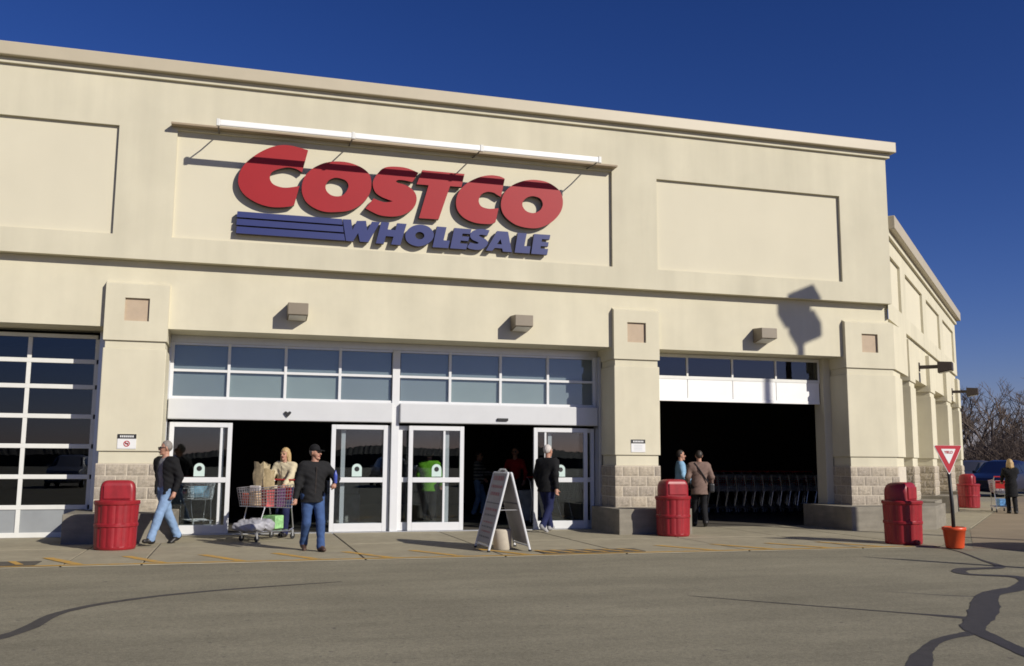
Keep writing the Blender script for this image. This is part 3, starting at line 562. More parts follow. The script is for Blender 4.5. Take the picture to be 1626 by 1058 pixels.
p = sp(6.3, -0.18); wall_light((p.x, p.y, 4.45), math.radians(44), 'dark box light on an arm on the angled side wall, nearer one', 'darkmetal', 0.55)
p = sp(16.6, -0.18); wall_light((p.x, p.y, 4.35), math.radians(44), 'dark box light on an arm at the far end of the angled side wall', 'darkmetal', 0.55)
# ------------------------------------------------------------------ wall plaques
def plaque(x, z, label, red):
    y = YP + 0.012; r = empty('wall_notice', (x, y, z), 0, label, 'sign', 'small notices on the pilasters')
    MB().box(-0.175, 0.175, -0.012, 0, 0, 0.29).build('plate', M['plaque'], r); MB().box(-0.175, 0.175, -0.0165, -0.012, 0.20, 0.29).build('header', M['black'], r)
    for i in range(7): MB().box(-0.13 + i * 0.038, -0.105 + i * 0.038, -0.019, -0.0165, 0.225, 0.262).build('print_mark', M['plaque'], r)
    mm = M['yieldred'] if red else M['black']
    rg = [(0.06 * math.cos(t), 0.10 + 0.06 * math.sin(t)) for t in np.linspace(0, 2 * math.pi, 21)[:-1]]; ri = [(0.043 * math.cos(t), 0.10 + 0.043 * math.sin(t)) for t in np.linspace(0, 2 * math.pi, 21)[:-1]]
    if red:
        poly_mesh('ban_ring', rg, [ri], -0.0165, -0.012, [mm, mm], r); MB().add([(-0.045, -0.018, 0.135), (-0.033, -0.018, 0.145), (0.045, -0.018, 0.065), (0.033, -0.018, 0.055)], [(0, 1, 2, 3)]).build('ban_bar', mm, r)
        MB().box(-0.03, 0.03, -0.0155, -0.012, 0.09, 0.115).build('print_mark', M['black'], r)
    else:
        for i in range(4): MB().box(-0.10, 0.10, -0.0155, -0.012, 0.15 - i * 0.035, 0.16 - i * 0.035).build('print_line', M['alu'], r)
    for (a, b) in ((-0.155, 0.016), (0.155, 0.016)): MB().lathe([(0.008, 0), (0.006, 0.004)], 8).build('screw', M['alu'], r, loc=(a, -0.013, b))
plaque(-2.14, 1.78, 'small notice with a red ban ring on the pilaster by the walking man', True)
plaque(8.87, 1.80, 'small black and white notice on the pilaster left of the open overhead doorway', False)
# ------------------------------------------------------------------ trash bins
def trash_bin(loc, rz, label):
    r = empty('trash_bin', loc, rz, label, 'trash bin', 'red domed trash bins')
    N = 96; rib = lambda k, rr, z: 1.0 - (0.028 if (k % 6) in (0,) else (0.012 if (k % 6) in (1, 5) else 0)) if 0.06 < z < 0.40 or 0.46 < z < 0.78 else 1.0
    MB().lathe([(0.33, 0), (0.345, 0.02), (0.35, 0.05), (0.352, 0.065), (0.358, 0.39), (0.372, 0.405), (0.372, 0.445), (0.36, 0.465), (0.37, 0.77), (0.385, 0.79), (0.39, 0.83), (0.375, 0.85), (0.29, 0.86)], N, rib=rib).build('body', M['red'], r, smooth=False)
    # hood: rounded box with a domed top and a flat front
    mb = MB(); n = 20; vs = []
    prof = [(0.0, 1.0), (0.14, 1.0), (0.22, 0.97), (0.285, 0.88), (0.325, 0.72), (0.345, 0.5), (0.352, 0.25)]
    for z, s_ in prof:
        for k in range(n):
            a = 2 * math.pi * k / n; x = 0.30 * abs(math.cos(a))**0.6 * (1 if math.cos(a) > 0 else -1); y = 0.30 * abs(math.sin(a))**0.75 * (1 if math.sin(a) > 0 else -1); y = max(y, -0.20)
            vs.append((x * (0.35 + 0.65 * s_), y * s_ if y > 0 else y * (0.45 + 0.55 * s_), 0.855 + z))
    fs = [(i * n + k, i * n + (k + 1) % n, (i + 1) * n + (k + 1) % n, (i + 1) * n + k) for i in range(len(prof) - 1) for k in range(n)] + [tuple((len(prof) - 1) * n + k for k in range(n))]
    mb.add(vs, fs).build('hood', M['red'], r, smooth=True, bevel=0)
    MB().box(-0.225, 0.225, -0.225, -0.20, 0.88, 1.12).build('flap', M['red'], r, bevel=0.02)
    return r
trash_bin((-2.03, 18.35, 0), 0.05, 'red ribbed trash bin with domed hood, beside the man in the open jacket')
trash_bin((9.12, 19.05, 0), 0.12, 'red ribbed trash bin in front of the stone pilaster left of the open doorway')
trash_bin((12.78, 16.25, 0), 0.55, 'red ribbed trash bin at the pavement corner near the yield sign')
trash_bin((25.35, 28.6, 0), 0.7, 'red ribbed trash bin far along the angled side wall, behind the yield sign post')
# ------------------------------------------------------------------ yield sign in a bucket
ys = empty('yield_sign', (13.13, 15.25, 0), 0, 'red and white yield sign on a black post set in an orange bucket', 'sign')
MB().lathe([(0.155, 0), (0.165, 0.02), (0.20, 0.33), (0.215, 0.335), (0.215, 0.39), (0.19, 0.395), (0.18, 0.33)], 24).build('bucket', M['orange'], ys, smooth=True)
MB().lathe([(0.185, 0), (0.185, 0.01)], 20).build('ballast', M['concrete'], ys, loc=(0, 0, 0.34))
MB().tube([(0, 0, 0.05), (-0.01, 0, 0.8), (-0.05, 0.0, 1.55)], 0.035, 10).build('post', M['black'], ys, smooth=True)
tilt = empty('sign_board', (-0.075, -0.05, 1.40), -0.1, parent=ys)
def rtri(s_, z0, r_=0.04):
    c = [(-s_, z0 + s_ * 1.85), (s_, z0 + s_ * 1.85), (0, z0)]; out = []
    for i in range(3):
        p_, q_, n_ = Vector(c[i - 1]), Vector(c[i]), Vector(c[(i + 1) % 3]); a = q_ + (p_ - q_).normalized() * r_; b = q_ + (n_ - q_).normalized() * r_
        for t in (0, 0.25, 0.5, 0.75, 1): out.append(tuple(a * (1 - t)**2 + q_ * 2 * t * (1 - t) + b * t * t))
    return out
poly_mesh('plate', rtri(0.305, -0.035), [], -0.0, 0.012, [M['plaque'], M['alu']], tilt)
poly_mesh('red_face', rtri(0.29, -0.01), [], -0.004, 0.0, [M['yieldred'], M['yieldred']], tilt)
poly_mesh('white_center', rtri(0.155, 0.175, 0.015), [], -0.008, -0.004, [M['plaque'], M['plaque']], tilt)
def text_mesh(name, s_, size, m, parent, loc, rot):
    cu = bpy.data.curves.new(name, 'FONT'); cu.body = s_; cu.size = size; cu.align_x = 'CENTER'; cu.extrude = 0.001; cu.offset = 0.002
    to = bpy.data.objects.new(name, cu); COL.objects.link(to); bpy.context.view_layer.update()
    me = bpy.data.meshes.new_from_object(to.evaluated_get(bpy.context.evaluated_depsgraph_get())); bpy.data.objects.remove(to)
    me.materials.clear(); me.materials.append(m); o = link(name, me, parent, loc); o.rotation_euler = rot; return o
text_mesh('lettering', 'YIELD', 0.07, M['yieldred'], tilt, (0, -0.0105, 0.375), (math.pi / 2, 0, 0))
# ------------------------------------------------------------------ A-frame board
af = empty('folding_board', (4.67, 16.85, 0), 0.0, 'grey folding A-frame notice board standing before the right-hand doors', 'notice board')
M['board'] = mat('board_grey', (0.30, 0.29, 0.30), 0.6, var=0.08); M['boardp'] = mat('board_print', (0.30, 0.12, 0.14), 0.6, var=0.2, vscale=20); M['boardd'] = mat('board_dark', (0.12, 0.12, 0.14), 0.6)
HH = 1.36; sl = 0.35
for s_, nm in ((-1, 'panel'), (1, 'panel')):
    pn = empty(nm, (0, 0, 0), parent=af)
    def lean(y, t, d): return (s_ * (0.03 + sl * (1 - t)) + s_ * d, y, 0.03 + HH * t - 0.02)
    mb = MB(); w2 = 0.46
    a, b, c, d = lean(-w2, 0.08, 0.012), lean(w2, 0.08, 0.012), lean(w2, 0.99, 0.012), lean(-w2, 0.99, 0.012); e, f, g, h = [(p[0] - s_ * 0.02, p[1], p[2]) for p in (a, b, c, d)]
    mb.add([a, b, c, d, e, f, g, h], [(0, 1, 2, 3), (7, 6, 5, 4), (0, 4, 5, 1), (1, 5, 6, 2), (2, 6, 7, 3), (3, 7, 4, 0)]); mb.build('sheet', M['board'], pn)
    for y in (-0.48, 0.48): MB().tube([lean(y, 0, 0), lean(y, 1.0, 0)], 0.022, 8).build('rail', M['white'], pn)
    for t in (0.06, 0.60, 1.0): MB().tube([lean(-0.48, t, 0), lean(0.48, t, 0)], 0.018, 8).build('cross_rail', M['white'] if t != 0.60 else M['boardd'], pn)
    rows = [(0.90, 0.08, 'boardp', 0.34), (0.80, 0.05, 'boardp', 0.36), (0.70, 0.06, 'boardp', 0.30), (0.50, 0.045, 'boardp', 0.38), (0.43, 0.035, 'boardd', 0.36), (0.34, 0.03, 'boardp', 0.33), (0.28, 0.03, 'boardd', 0.36), (0.22, 0.03, 'boardp', 0.3), (0.15, 0.03, 'boardd', 0.35)]
    if s_ < 0:
        for t, hh, m_, ww in rows:
            y = -ww
            while y < ww:
                l_ = random.uniform(0.05, 0.13); mb = MB(); mb.add([lean(y, t, 0.0165), lean(min(y + l_, ww), t, 0.0165), lean(min(y + l_, ww), t + hh / HH, 0.0165), lean(y, t + hh / HH, 0.0165)], [(0, 1, 2, 3)]); mb.build('print_mark', M[m_], pn); y += l_ + 0.03
    for y in (-0.48, 0.48): MB().lathe([(0.03, 0), (0.03, 0.03)], 10).build('foot', M['rubber'], pn, loc=(lean(y, 0, 0)[0], y, 0))
for s_ in (-1, 1):
    MB().tube([(-0.18, s_ * 0.44, 0.72), (0.18, s_ * 0.44, 0.72)], 0.008, 6).build('spreader', M['alu'], af)
MB().tube([(0, -0.3, HH + 0.02), (0, -0.15, HH + 0.07), (0, 0.15, HH + 0.07), (0, 0.3, HH + 0.02)], 0.018, 8).build('carry_handle', M['alu'], af)
st = MB().lathe([(0.15, 0), (0.165, 0.02), (0.165, 0.33), (0.15, 0.36), (0.0, 0.37)], 24, caps=False).build('concrete_bollard_stub', mat('stub_concrete', (0.46, 0.41, 0.33), 0.85, var=0.1, bump=0.3), None, loc=(4.66, 16.8, 0), smooth=True)
tag(st, 'short pale round concrete stub standing under the folding board', 'bollard')
# ------------------------------------------------------------------ parking lamp post (throws its shadow on the wall)
lp = empty('parking_lamp_post', (19.77, 11.2, 0), 0, 'tall parking lot lamp post with two box heads, out to the right', 'lamp post')
MB().lathe([(0.35, 0), (0.35, 0.8), (0.30, 0.85)], 20).build('base', M['concrete'], lp)
MB().tube([(0, 0, 0.8), (0, 0, 11.1)], [0.12, 0.085], 12).build('pole', M['darkmetal'], lp)
aa = Vector((-0.56, 0.50, 0)).normalized(); ab = Vector((-aa.y, aa.x, 0))
for s_ in (-1, 1):
    MB().tube([(0, 0, 11.0), tuple(aa * s_ * 0.5 + Vector((0, 0, 11.0)))], 0.05, 8).build('arm', M['darkmetal'], lp)
    mb = MB(); q = []
    for z in (10.98, 11.36):
        for (u, v) in ((0.14, -0.32), (0.90, -0.32), (0.90, 0.32), (0.14, 0.32)):
            p = aa * s_ * u + ab * v; q.append((p.x, p.y, z))
    mb.add(q, [(3, 2, 1, 0), (4, 5, 6, 7), (0, 1, 5, 4), (1, 2, 6, 5), (2, 3, 7, 6), (3, 0, 4, 7)]); mb.build('lamp_head', M['darkmetal'], lp, bevel=0.03)
gp = empty('guard_post', (13.2, 10.3, -0.014), 0, 'slim steel guard post out to the right that throws a thin shadow across the lot', 'post')
MB().tube([(0, 0, 0), (0, 0, 2.2), (0, 0, 2.6)], [0.10, 0.09, 0.03], 12).build('shaft', M['alu'], gp)
MB().lathe([(0.14, 0), (0.14, 0.04), (0.1, 0.05)], 12).build('base', M['alu'], gp)
# ------------------------------------------------------------------ organic bodies: signed distance fields polygonised with surface nets
def surface_net(fn, lo, hi, h):
    lo = np.array(lo, float); n = np.maximum(np.ceil((np.array(hi) - lo) / h).astype(int) + 1, 3)
    ax = [lo[i] + h * np.arange(n[i]) for i in range(3)]; G = np.stack(np.meshgrid(*ax, indexing='ij'), -1); D = fn(G.reshape(-1, 3)).reshape(n)
    c = [(i, j, k) for i in (0, 1) for j in (0, 1) for k in (0, 1)]; S = [D[i:n[0] - 1 + i, j:n[1] - 1 + j, k:n[2] - 1 + k] for i, j, k in c]
    neg = sum((s < 0).astype(int) for s in S); act = (neg > 0) & (neg < 8); idx = -np.ones(act.shape, int); idx[act] = np.arange(act.sum())
    acc = np.zeros((act.sum(), 3)); cnt = np.zeros(act.sum())
    for a in range(8):
        for b in range(a + 1, 8):
            d = [c[b][t] - c[a][t] for t in range(3)]
            if sum(abs(x) for x in d) != 1: continue
            va = S[a][act]; vb = S[b][act]; m = (va < 0) != (vb < 0); t = np.where(m, va / np.where(va == vb, 1, va - vb), 0)
            p = np.array(c[a])[None] + t[:, None] * np.array(d)[None]; acc[m] += p[m]; cnt[m] += 1
    cells = np.argwhere(act); V = lo + h * (cells + acc / np.maximum(cnt, 1)[:, None]); F = []
    for axis in range(3):
        sl0 = [slice(None)] * 3; sl1 = [slice(None)] * 3; sl0[axis] = slice(0, -1); sl1[axis] = slice(1, None)
        A = D[tuple(sl0)] < 0; Bn = D[tuple(sl1)] < 0; e = np.argwhere(A != Bn); u, v = [(1, 2), (2, 0), (0, 1)][axis]
        ok = (e[:, u] > 0) & (e[:, v] > 0) & (e[:, u] < n[u] - 1) & (e[:, v] < n[v] - 1); e = e[ok]
        if len(e) == 0: continue
        def g(du, dv):
            q = e.copy(); q[:, u] -= du; q[:, v] -= dv; return idx[q[:, 0], q[:, 1], q[:, 2]]
        f = np.stack([g(1, 1), g(0, 1), g(0, 0), g(1, 0)], 1); fl = ~A[tuple(e.T)]; f[fl] = f[fl][:, ::-1]; F.append(f)
    F = np.concatenate(F); return V, F[(F >= 0).all(1)]
def cap(a, b, ra, rb, tag_=0, sc=(1, 1, 1)): return (np.array(a, float), np.array(b, float), ra, rb, tag_, np.array(sc, float))
def dist(prims, P, k=0.02, want=False):
    best = None; arg = None; raw = None
    for i, (a, b, ra, rb, tg, sc) in enumerate(prims):
        q = (P - a) / sc; e = (b - a) / sc; L = max(float(e @ e), 1e-9); t = np.clip(q @ e / L, 0, 1); d = (np.linalg.norm(q - t[:, None] * e, axis=1) - (ra + t * (rb - ra))) * min(sc)
        if best is None: best = d.copy(); raw = d.copy(); arg = np.full(len(P), tg)
        else:
            if want: m = d < raw; raw[m] = d[m]; arg[m] = tg
            h_ = np.clip(0.5 + 0.5 * (best - d) / k, 0, 1); best = best * (1 - h_) + d * h_ - k * h_ * (1 - h_)
    return (best, arg) if want else best
def bounds(prims, pad=0.04):
    lo = np.min([np.minimum(p[0], p[1]) - max(p[2], p[3]) * p[5].max() for p in prims], 0) - pad; hi = np.max([np.maximum(p[0], p[1]) + max(p[2], p[3]) * p[5].max() for p in prims], 0) + pad; return lo, hi
def folds(P, amp, s=1.0): return amp * (np.sin(P[:, 2] * 38 * s + 5 * np.sin(P[:, 0] * 9) + 4 * P[:, 1]) * np.sin(P[:, 0] * 21 * s + P[:, 2] * 13) + 0.6 * np.sin(P[:, 2] * 71 * s + P[:, 0] * 33 + P[:, 1] * 27))
def net(prims, h, k=0.02, cut=None, fold=0.0):
    lo, hi = bounds(prims)
    def fn(P):
        d = dist(prims, P, k)
        if fold: d = d + folds(P, fold)
        if cut: d = cut(P, d)
        return d
    V, F = surface_net(fn, lo, hi, h); _, arg = dist(prims, V[F].mean(1), k, True); return V, F, arg
def mesh_of(name, parts, mats, parent):
    vs = []; fs = []; ms = []; o = 0
    for V, F, A in parts: vs.append(V); fs.append(F + o); ms.append(A); o += len(V)
    V = np.concatenate(vs); F = np.concatenate(fs); A = np.concatenate(ms); me = bpy.data.meshes.new(name); me.from_pydata(V.tolist(), [], F.tolist())
    for m in mats: me.materials.append(m)
    me.polygons.foreach_set('material_index', A.astype(np.int32)); me.polygons.foreach_set('use_smooth', np.ones(len(F), bool)); me.update(); return link(name, me, parent)
def ik(a, b, l1, l2, pole):
    a = np.array(a, float); b = np.array(b, float); d = b - a; L = np.linalg.norm(d); L2 = min(L, (l1 + l2) * 0.999); x = (l1 * l1 - l2 * l2 + L2 * L2) / (2 * L2); y = math.sqrt(max(l1 * l1 - x * x, 0)); u = d / L
    pole = np.array(pole, float); pole = pole - u * (pole @ u); pole /= np.linalg.norm(pole); return a + u * x + pole * y, a + u * L2
def cloth(name, c, rough=0.85, var=0.12): return mat(name, c, rough, var=var, vscale=9, bump=0.35, bscale=120, spec=0.2)
SK = mat('skin', (0.42, 0.22, 0.15), 0.55, var=0.06, spec=0.4); LIP = mat('lips', (0.30, 0.10, 0.08), 0.5); EYE = mat('eye_dark', (0.02, 0.015, 0.012), 0.3)
def person(label, loc, rz, H, trousers, shoes, top, feet, hands, head_yaw=0.0, lean=(0, 0), jacket=None, hem=0.80, open_front=False, hair=None, hair_len=0, hat=None, glasses=False, collar=True, stripes=None, coarse=0.017, fine=0.0085, fist=(0, 0), skirt=0.0, purse=None, logo=False, build=1.0):
    """local frame: faces -Y, x to the figure's left; metres for a 1.75 m figure, scaled by H/1.75"""
    r = empty('person', loc, rz, label, 'person'); s = H / 1.75; r.scale = (s, s, s); lx, ly = lean; bw = build
    hipc = np.array([0, 0, 0.93]); chest = np.array([lx * 0.7, ly * 0.7, 1.30]); neck = np.array([lx, ly, 1.475]); hd = np.array([lx * 1.1, ly * 1.1 - 0.015, 1.625])
    P = []
    P += [cap((-0.075, 0, 0.93), (0.075, 0, 0.93), 0.112 * bw, 0.112 * bw, 1, (1, 0.88, 1)), cap(hipc + [0, 0, 0.06], chest - [0, 0, 0.08], 0.135 * bw, 0.145 * bw, 2, (1, 0.74, 1)), cap(chest + [-0.09, 0, 0.04], chest + [0.09, 0, 0.04], 0.115 * bw, 0.115 * bw, 2, (1, 0.85, 1)), cap(chest + [-0.13, 0, 0.11], chest + [0.13, 0, 0.11], 0.065, 0.065, 2), cap(neck - [0, 0, 0.07], hd - [0, -0.01, 0.06], 0.06, 0.053, 0)]
    J = []; LG = []
    for sgn, ft in ((1, feet[0]), (-1, feet[1])):
        hip = np.array([sgn * 0.09, 0, 0.90]); ank = np.array([ft[0], ft[1], 0.085 + ft[2]]); kn, ank = ik(hip, ank, 0.43, 0.41, (0.25 * sgn * 0.3, -1, 0.05)); yw = ft[3]; pit = ft[4] if len(ft) > 4 else 0.0
        dr = np.array([math.sin(yw), -math.cos(yw), 0]) * math.cos(pit) + np.array([0, 0, math.sin(pit)])
        P += [cap(hip, kn, 0.098 * bw, 0.070, 1), cap(kn, ank + [0, 0, 0.02], 0.070, 0.058, 1), cap(kn + (ank - kn) * 0.12 + [0, 0.012, 0], kn + (ank - kn) * 0.5 + [0, 0.012, 0], 0.064, 0.062, 1), cap(kn + (ank - kn) * 0.75, ank + [0, 0, 0.01], 0.058, 0.062, 1)]
        P += [cap(ank - dr * 0.045 - [0, 0, 0.035], ank + dr * 0.14 - [0, 0, 0.045], 0.045, 0.038, 3, (1, 1, 0.95)), cap(ank, ank - [0, 0, 0.04], 0.046, 0.046, 3)]
    hh = []
    for sgn, hn in ((1, hands[0]), (-1, hands[1])):
        sh = chest + np.array([sgn * 0.185 * (0.5 + bw / 2), 0, 0.105]); el, wr = ik(sh, hn[:3], 0.285, 0.255, hn[3] if len(hn) > 3 else (0.35 * sgn, 0.9, -0.2))
        P += [cap(sh, el, 0.058 * bw, 0.046, 2), cap(el, wr, 0.045, 0.034, 2)]; J += [cap(sh, el, 0.070 * bw, 0.062, 0), cap(el, wr - (wr - el) * 0.04, 0.062, 0.048, 0)]; hh.append((el, wr))
    V0 = net(P, coarse, 0.035, fold=0.0022)
    # head, finer
    cy, sy = math.cos(head_yaw), math.sin(head_yaw)
    def hp(x, y, z): return hd + np.array([x * cy - y * sy, x * sy + y * cy, z])
    HDp = [cap(hp(0, 0.012, 0.03), hp(0, 0.014, 0.025), 0.088, 0.088, 0, (0.88, 1.02, 1.08)), cap(hp(0, -0.03, -0.03), hp(0, -0.035, -0.07), 0.062, 0.046, 0, (0.95, 1, 1)), cap(hp(0, -0.086, 0.01), hp(0, -0.105, -0.022), 0.010, 0.016, 0), cap(hp(0, -0.07, -0.095), hp(0, -0.06, -0.09), 0.022, 0.024, 0), cap(hp(-0.022, -0.083, -0.055), hp(0.022, -0.083, -0.055), 0.009, 0.009, 1), cap(neck - [0, 0, 0.02], hd - [0, -0.015, 0.05], 0.057, 0.052, 0)]
    for sg in (-1, 1):
        HDp += [cap(hp(sg * 0.083, 0.008, 0.012), hp(sg * 0.08, 0.014, -0.022), 0.017, 0.012, 0, (0.6, 1, 1)), cap(hp(sg * 0.032, -0.082, 0.006), hp(sg * 0.034, -0.081, 0.006), 0.011, 0.011, 2), cap(hp(sg * 0.02, -0.085, 0.024), hp(sg * 0.05, -0.078, 0.026), 0.009, 0.008, 3)]
    V1 = net(HDp, fine, 0.012); V1 = (V1[0], V1[1], np.choose(np.clip(V1[2], 0, 3), [0, 4, 5, 6]))
    parts = [V0, V1]
    for i, (el, wr) in enumerate(hh):
        u = (wr - el) / np.linalg.norm(wr - el); sgn = 1 if i == 0 else -1; side = np.cross(u, [sgn * 1.0, 0.25, 0.1]); side /= np.linalg.norm(side); nrm = np.cross(u, side)
        curl = 0.35 + fist[i]; Hp = [cap(wr - u * 0.03, wr + u * 0.03, 0.030, 0.030, 0), cap(wr + u * 0.03, wr + u * 0.085, 0.034, 0.038, 0, (1, 1, 1))]
        for f in range(4):
            b0 = wr + u * 0.088 + side * (f - 1.5) * 0.0195; ln = (0.066, 0.078, 0.072, 0.055)[f]; d1 = u * math.cos(curl) + nrm * math.sin(curl) * sgn; d2 = u * math.cos(curl * 2.6) + nrm * math.sin(curl * 2.6) * sgn; m_ = b0 + d1 * ln * 0.5; Hp += [cap(b0, m_, 0.0105, 0.0095, 0), cap(m_, m_ + d2 * ln * 0.5, 0.0095, 0.008, 0)]
        tb = wr + u * 0.03 - side * 0.028; td = u * 0.75 - side * 0.55 + nrm * sgn * 0.3; tm = tb + td * 0.042; Hp += [cap(tb, tm, 0.013, 0.011, 0), cap(tm, tm + (td + nrm * sgn * 0.5) * 0.025, 0.011, 0.009, 0)]
        parts.append(net(Hp, 0.0075, 0.006))
    hm = hair or M['black']
    mesh_of('body', parts, [SK, trousers, top, shoes, LIP, EYE, hm], r)
    if jacket is not None:
        JP = [cap(hipc + [0, 0, 0.05], chest - [0, 0, 0.08], 0.165 * bw, 0.170 * bw, 0, (1, 0.78, 1)), cap((0, 0, hem - 0.08), hipc + [0, 0, 0.05], 0.178 * bw + skirt, 0.166 * bw, 0, (1, 0.80, 1)), cap(chest + [-0.095, 0, 0.03], chest + [0.095, 0, 0.03], 0.140 * bw, 0.140 * bw, 0, (1, 0.85, 1)), cap(chest + [-0.14, 0, 0.115], chest + [0.13, 0, 0.105], 0.080, 0.080, 0)] + J
        if collar: JP += [cap(neck - [0, -0.01, 0.07], neck - [0, -0.012, 0.01], 0.092, 0.084, 0)]
        def cut(Pt, d):
            arm = np.abs(Pt[:, 0]) > 0.24
            d = np.maximum(d, np.where(arm, -1.0, hem - Pt[:, 2]))
            d = np.maximum(d, Pt[:, 2] - (neck[2] + 0.018) + 0.35 * (Pt[:, 1] < ly - 0.03) * np.clip(-(Pt[:, 1] - ly + 0.03), 0, 0.1))
            nk = np.sqrt((Pt[:, 0] - neck[0])**2 + (Pt[:, 1] - neck[1])**2) - 0.066; d = np.maximum(d, np.where(Pt[:, 2] > neck[2] - 0.10, -nk, -1.0))
            if open_front:
                t = np.clip((Pt[:, 2] - hem) / 0.75, 0, 1); d = np.maximum(d, np.where(Pt[:, 1] < -0.01, (0.085 - 0.03 * t) - np.abs(Pt[:, 0] - 0.02 - lx * t), -1.0))
            return d
        V = net(JP, 0.016, 0.04, cut, 0.0045)
        if stripes is not None: V = (V[0], V[1], (np.floor(V[0][V[1]].mean(1)[:, 2] / 0.045) % 2).astype(int))
        mesh_of('jacket', [V], [jacket] + ([stripes] if stripes is not None else []), r)
        if not open_front and stripes is None: MB().tube([(lx * 0.75, ly - 0.15, 1.40), (lx * 0.4, ly * 0.5 - 0.152, 1.15), (0, -0.145, hem + 0.03)], 0.006, 6).build('zip', M['darkmetal'], r)
        if logo: MB().box(0.07, 0.12, -0.135, -0.128, 1.33, 1.345).build('chest_mark', M['plaque'], r)
    if hair is not None:
        hr_ = 0.098 if hair_len else 0.0925
        HR = [cap(hp(0, 0.022, 0.042), hp(0, 0.026, 0.03), hr_, hr_, 0, (0.90, 1.02, 1.04))]
        if hair_len: HR += [cap(hp(sg * 0.055, 0.04, 0.0), hp(sg * 0.075, 0.035, -hair_len), 0.055, 0.045, 0) for sg in (-1, 1)] + [cap(hp(0, 0.06, 0.0), hp(0, 0.075, -hair_len), 0.07, 0.065, 0)]
        def hcut(Pt, d):
            q = Pt - hd; y = -q[:, 0] * sy + q[:, 1] * cy; x = q[:, 0] * cy + q[:, 1] * sy
            face = np.maximum(y + 0.030 + (0.0 if hair_len else 0.02) - np.clip(q[:, 2] - 0.03, 0, 0.1) * 1.6 * -1, -1)     # keep y above the hairline
            d = np.maximum(d, -(y + (0.035 if hair_len else 0.022) + np.clip(q[:, 2] - (0.03 if hair_len else 0.055), 0, 0.12) * (1.2 if hair_len else 1.0)))
            if not hair_len: d = np.maximum(d, -(q[:, 2] + 0.008 + np.clip(y - 0.02, 0, 0.1) * 0.9))
            return d + 0.002 * np.sin(Pt[:, 0] * 160 + Pt[:, 2] * 40)
        mesh_of('hair', [net(HR, 0.010, 0.02, hcut)], [hair], r)
    if hat is not None:
        hb = empty('cap', (0, 0, 0), parent=r)
        V = net([cap(hp(0, 0.016, 0.055), hp(0, 0.018, 0.05), 0.100, 0.100, 0, (0.92, 1.04, 0.95))], 0.010, 0.01, lambda Pt, d: np.maximum(d, 0.035 - (Pt[:, 2] - hd[2]))); mesh_of('crown', [V], [hat], hb)
        V = net([cap(hp(0, -0.05, 0.042), hp(0, -0.125, 0.034), 0.075, 0.06, 0, (1, 1, 0.16))], 0.008, 0.01); mesh_of('peak', [V], [hat], hb)
    if glasses:
        g = MB()
        for sg in (-1, 1): a_ = hp(sg * 0.033, -0.100, 0.006); g.tube([a_ + [0, 0, 0.016], a_ - [0, 0, 0.016]], 0.020, 8); g.tube([hp(sg * 0.05, -0.096, 0.01), hp(sg * 0.085, 0.0, 0.015)], 0.005, 5)
        g.build('sunglasses', EYE, r)
    if purse is not None:
        MB().tube([tuple(chest + [0.13, -0.12, 0.17]), tuple(chest + [0.02, -0.185, 0]), (-0.16, -0.17, 1.02)], 0.016, 6).build('strap', purse, r); MB().tube([tuple(chest + [0.13, 0.08, 0.17]), tuple(chest + [0.02, 0.165, 0]), (-0.17, 0.14, 1.02)], 0.016, 6).build('strap', purse, r); MB().box(-0.33, -0.20, -0.14, 0.14, 0.78, 1.0).build('bag', purse, r, bevel=0.04)
    return r
BLK = cloth('black_jacket', (0.010, 0.010, 0.011)); CHR = cloth('charcoal_jacket', (0.016, 0.016, 0.017)); LJ = cloth('light_jeans', (0.20, 0.30, 0.46), var=0.18); DJ = cloth('blue_jeans', (0.045, 0.085, 0.20), var=0.18); GRY = cloth('grey_shirt', (0.22, 0.22, 0.22)); CRM = cloth('cream_jacket', (0.52, 0.45, 0.30)); NAV = cloth('navy_trousers', (0.014, 0.018, 0.06)); GRN = cloth('green_jacket', (0.16, 0.42, 0.03)); RED = cloth('red_shirt', (0.28, 0.012, 0.015)); BLU = cloth('light_blue_jacket', (0.22, 0.38, 0.55)); BRN = cloth('brown_coat', (0.17, 0.115, 0.095)); BTR = cloth('black_trousers', (0.012, 0.012, 0.014)); STR = cloth('pale_stripe', (0.30, 0.30, 0.28)); STD = cloth('dark_stripe', (0.05, 0.06, 0.06))
SHB = mat('black_shoe', (0.015, 0.013, 0.012), 0.5); SHN = mat('brown_boot', (0.06, 0.03, 0.02), 0.6); SHW = mat('pale_trainer', (0.35, 0.35, 0.36), 0.6)
H_GRY = mat('grey_hair', (0.20, 0.18, 0.16), 0.7, var=0.2, vscale=60); H_WHT = mat('white_hair', (0.52, 0.48, 0.44), 0.7, var=0.15, vscale=60); H_BLD = mat('blond_hair', (0.40, 0.27, 0.12), 0.55, var=0.3, vscale=50); H_DRK = mat('dark_hair', (0.025, 0.018, 0.014), 0.6)
person('man in open black jacket, grey shirt and light blue jeans striding past the left pilaster', (-1.28, 19.1, 0), math.radians(-48), 1.92, LJ, SHB, GRY, ((0.05, -0.30, 0.0, 0.1, 0.12), (-0.07, 0.34, 0.05, -0.1, -0.55)), ((0.26, -0.02, 0.90), (-0.27, 0.10, 0.88)), head_yaw=-0.55, lean=(0, -0.03), jacket=BLK, hem=0.84, open_front=True, hair=H_GRY, glasses=True, logo=True, build=1.18)
person('blond woman in cream jacket pushing the loaded cart out of the left doors', (0.98, 20.55, 0), math.radians(-30), 1.82, NAV, SHB, BTR, ((0.09, -0.14, 0, 0.1), (-0.09, 0.16, 0.03, -0.1, -0.3)), ((0.20, -0.42, 1.04), (-0.20, -0.42, 1.04)), head_yaw=-0.1, lean=(0, -0.05), jacket=CRM, hem=0.82, hair=H_BLD, hair_len=0.15, fist=(0.5, 0.5), skirt=0.01)
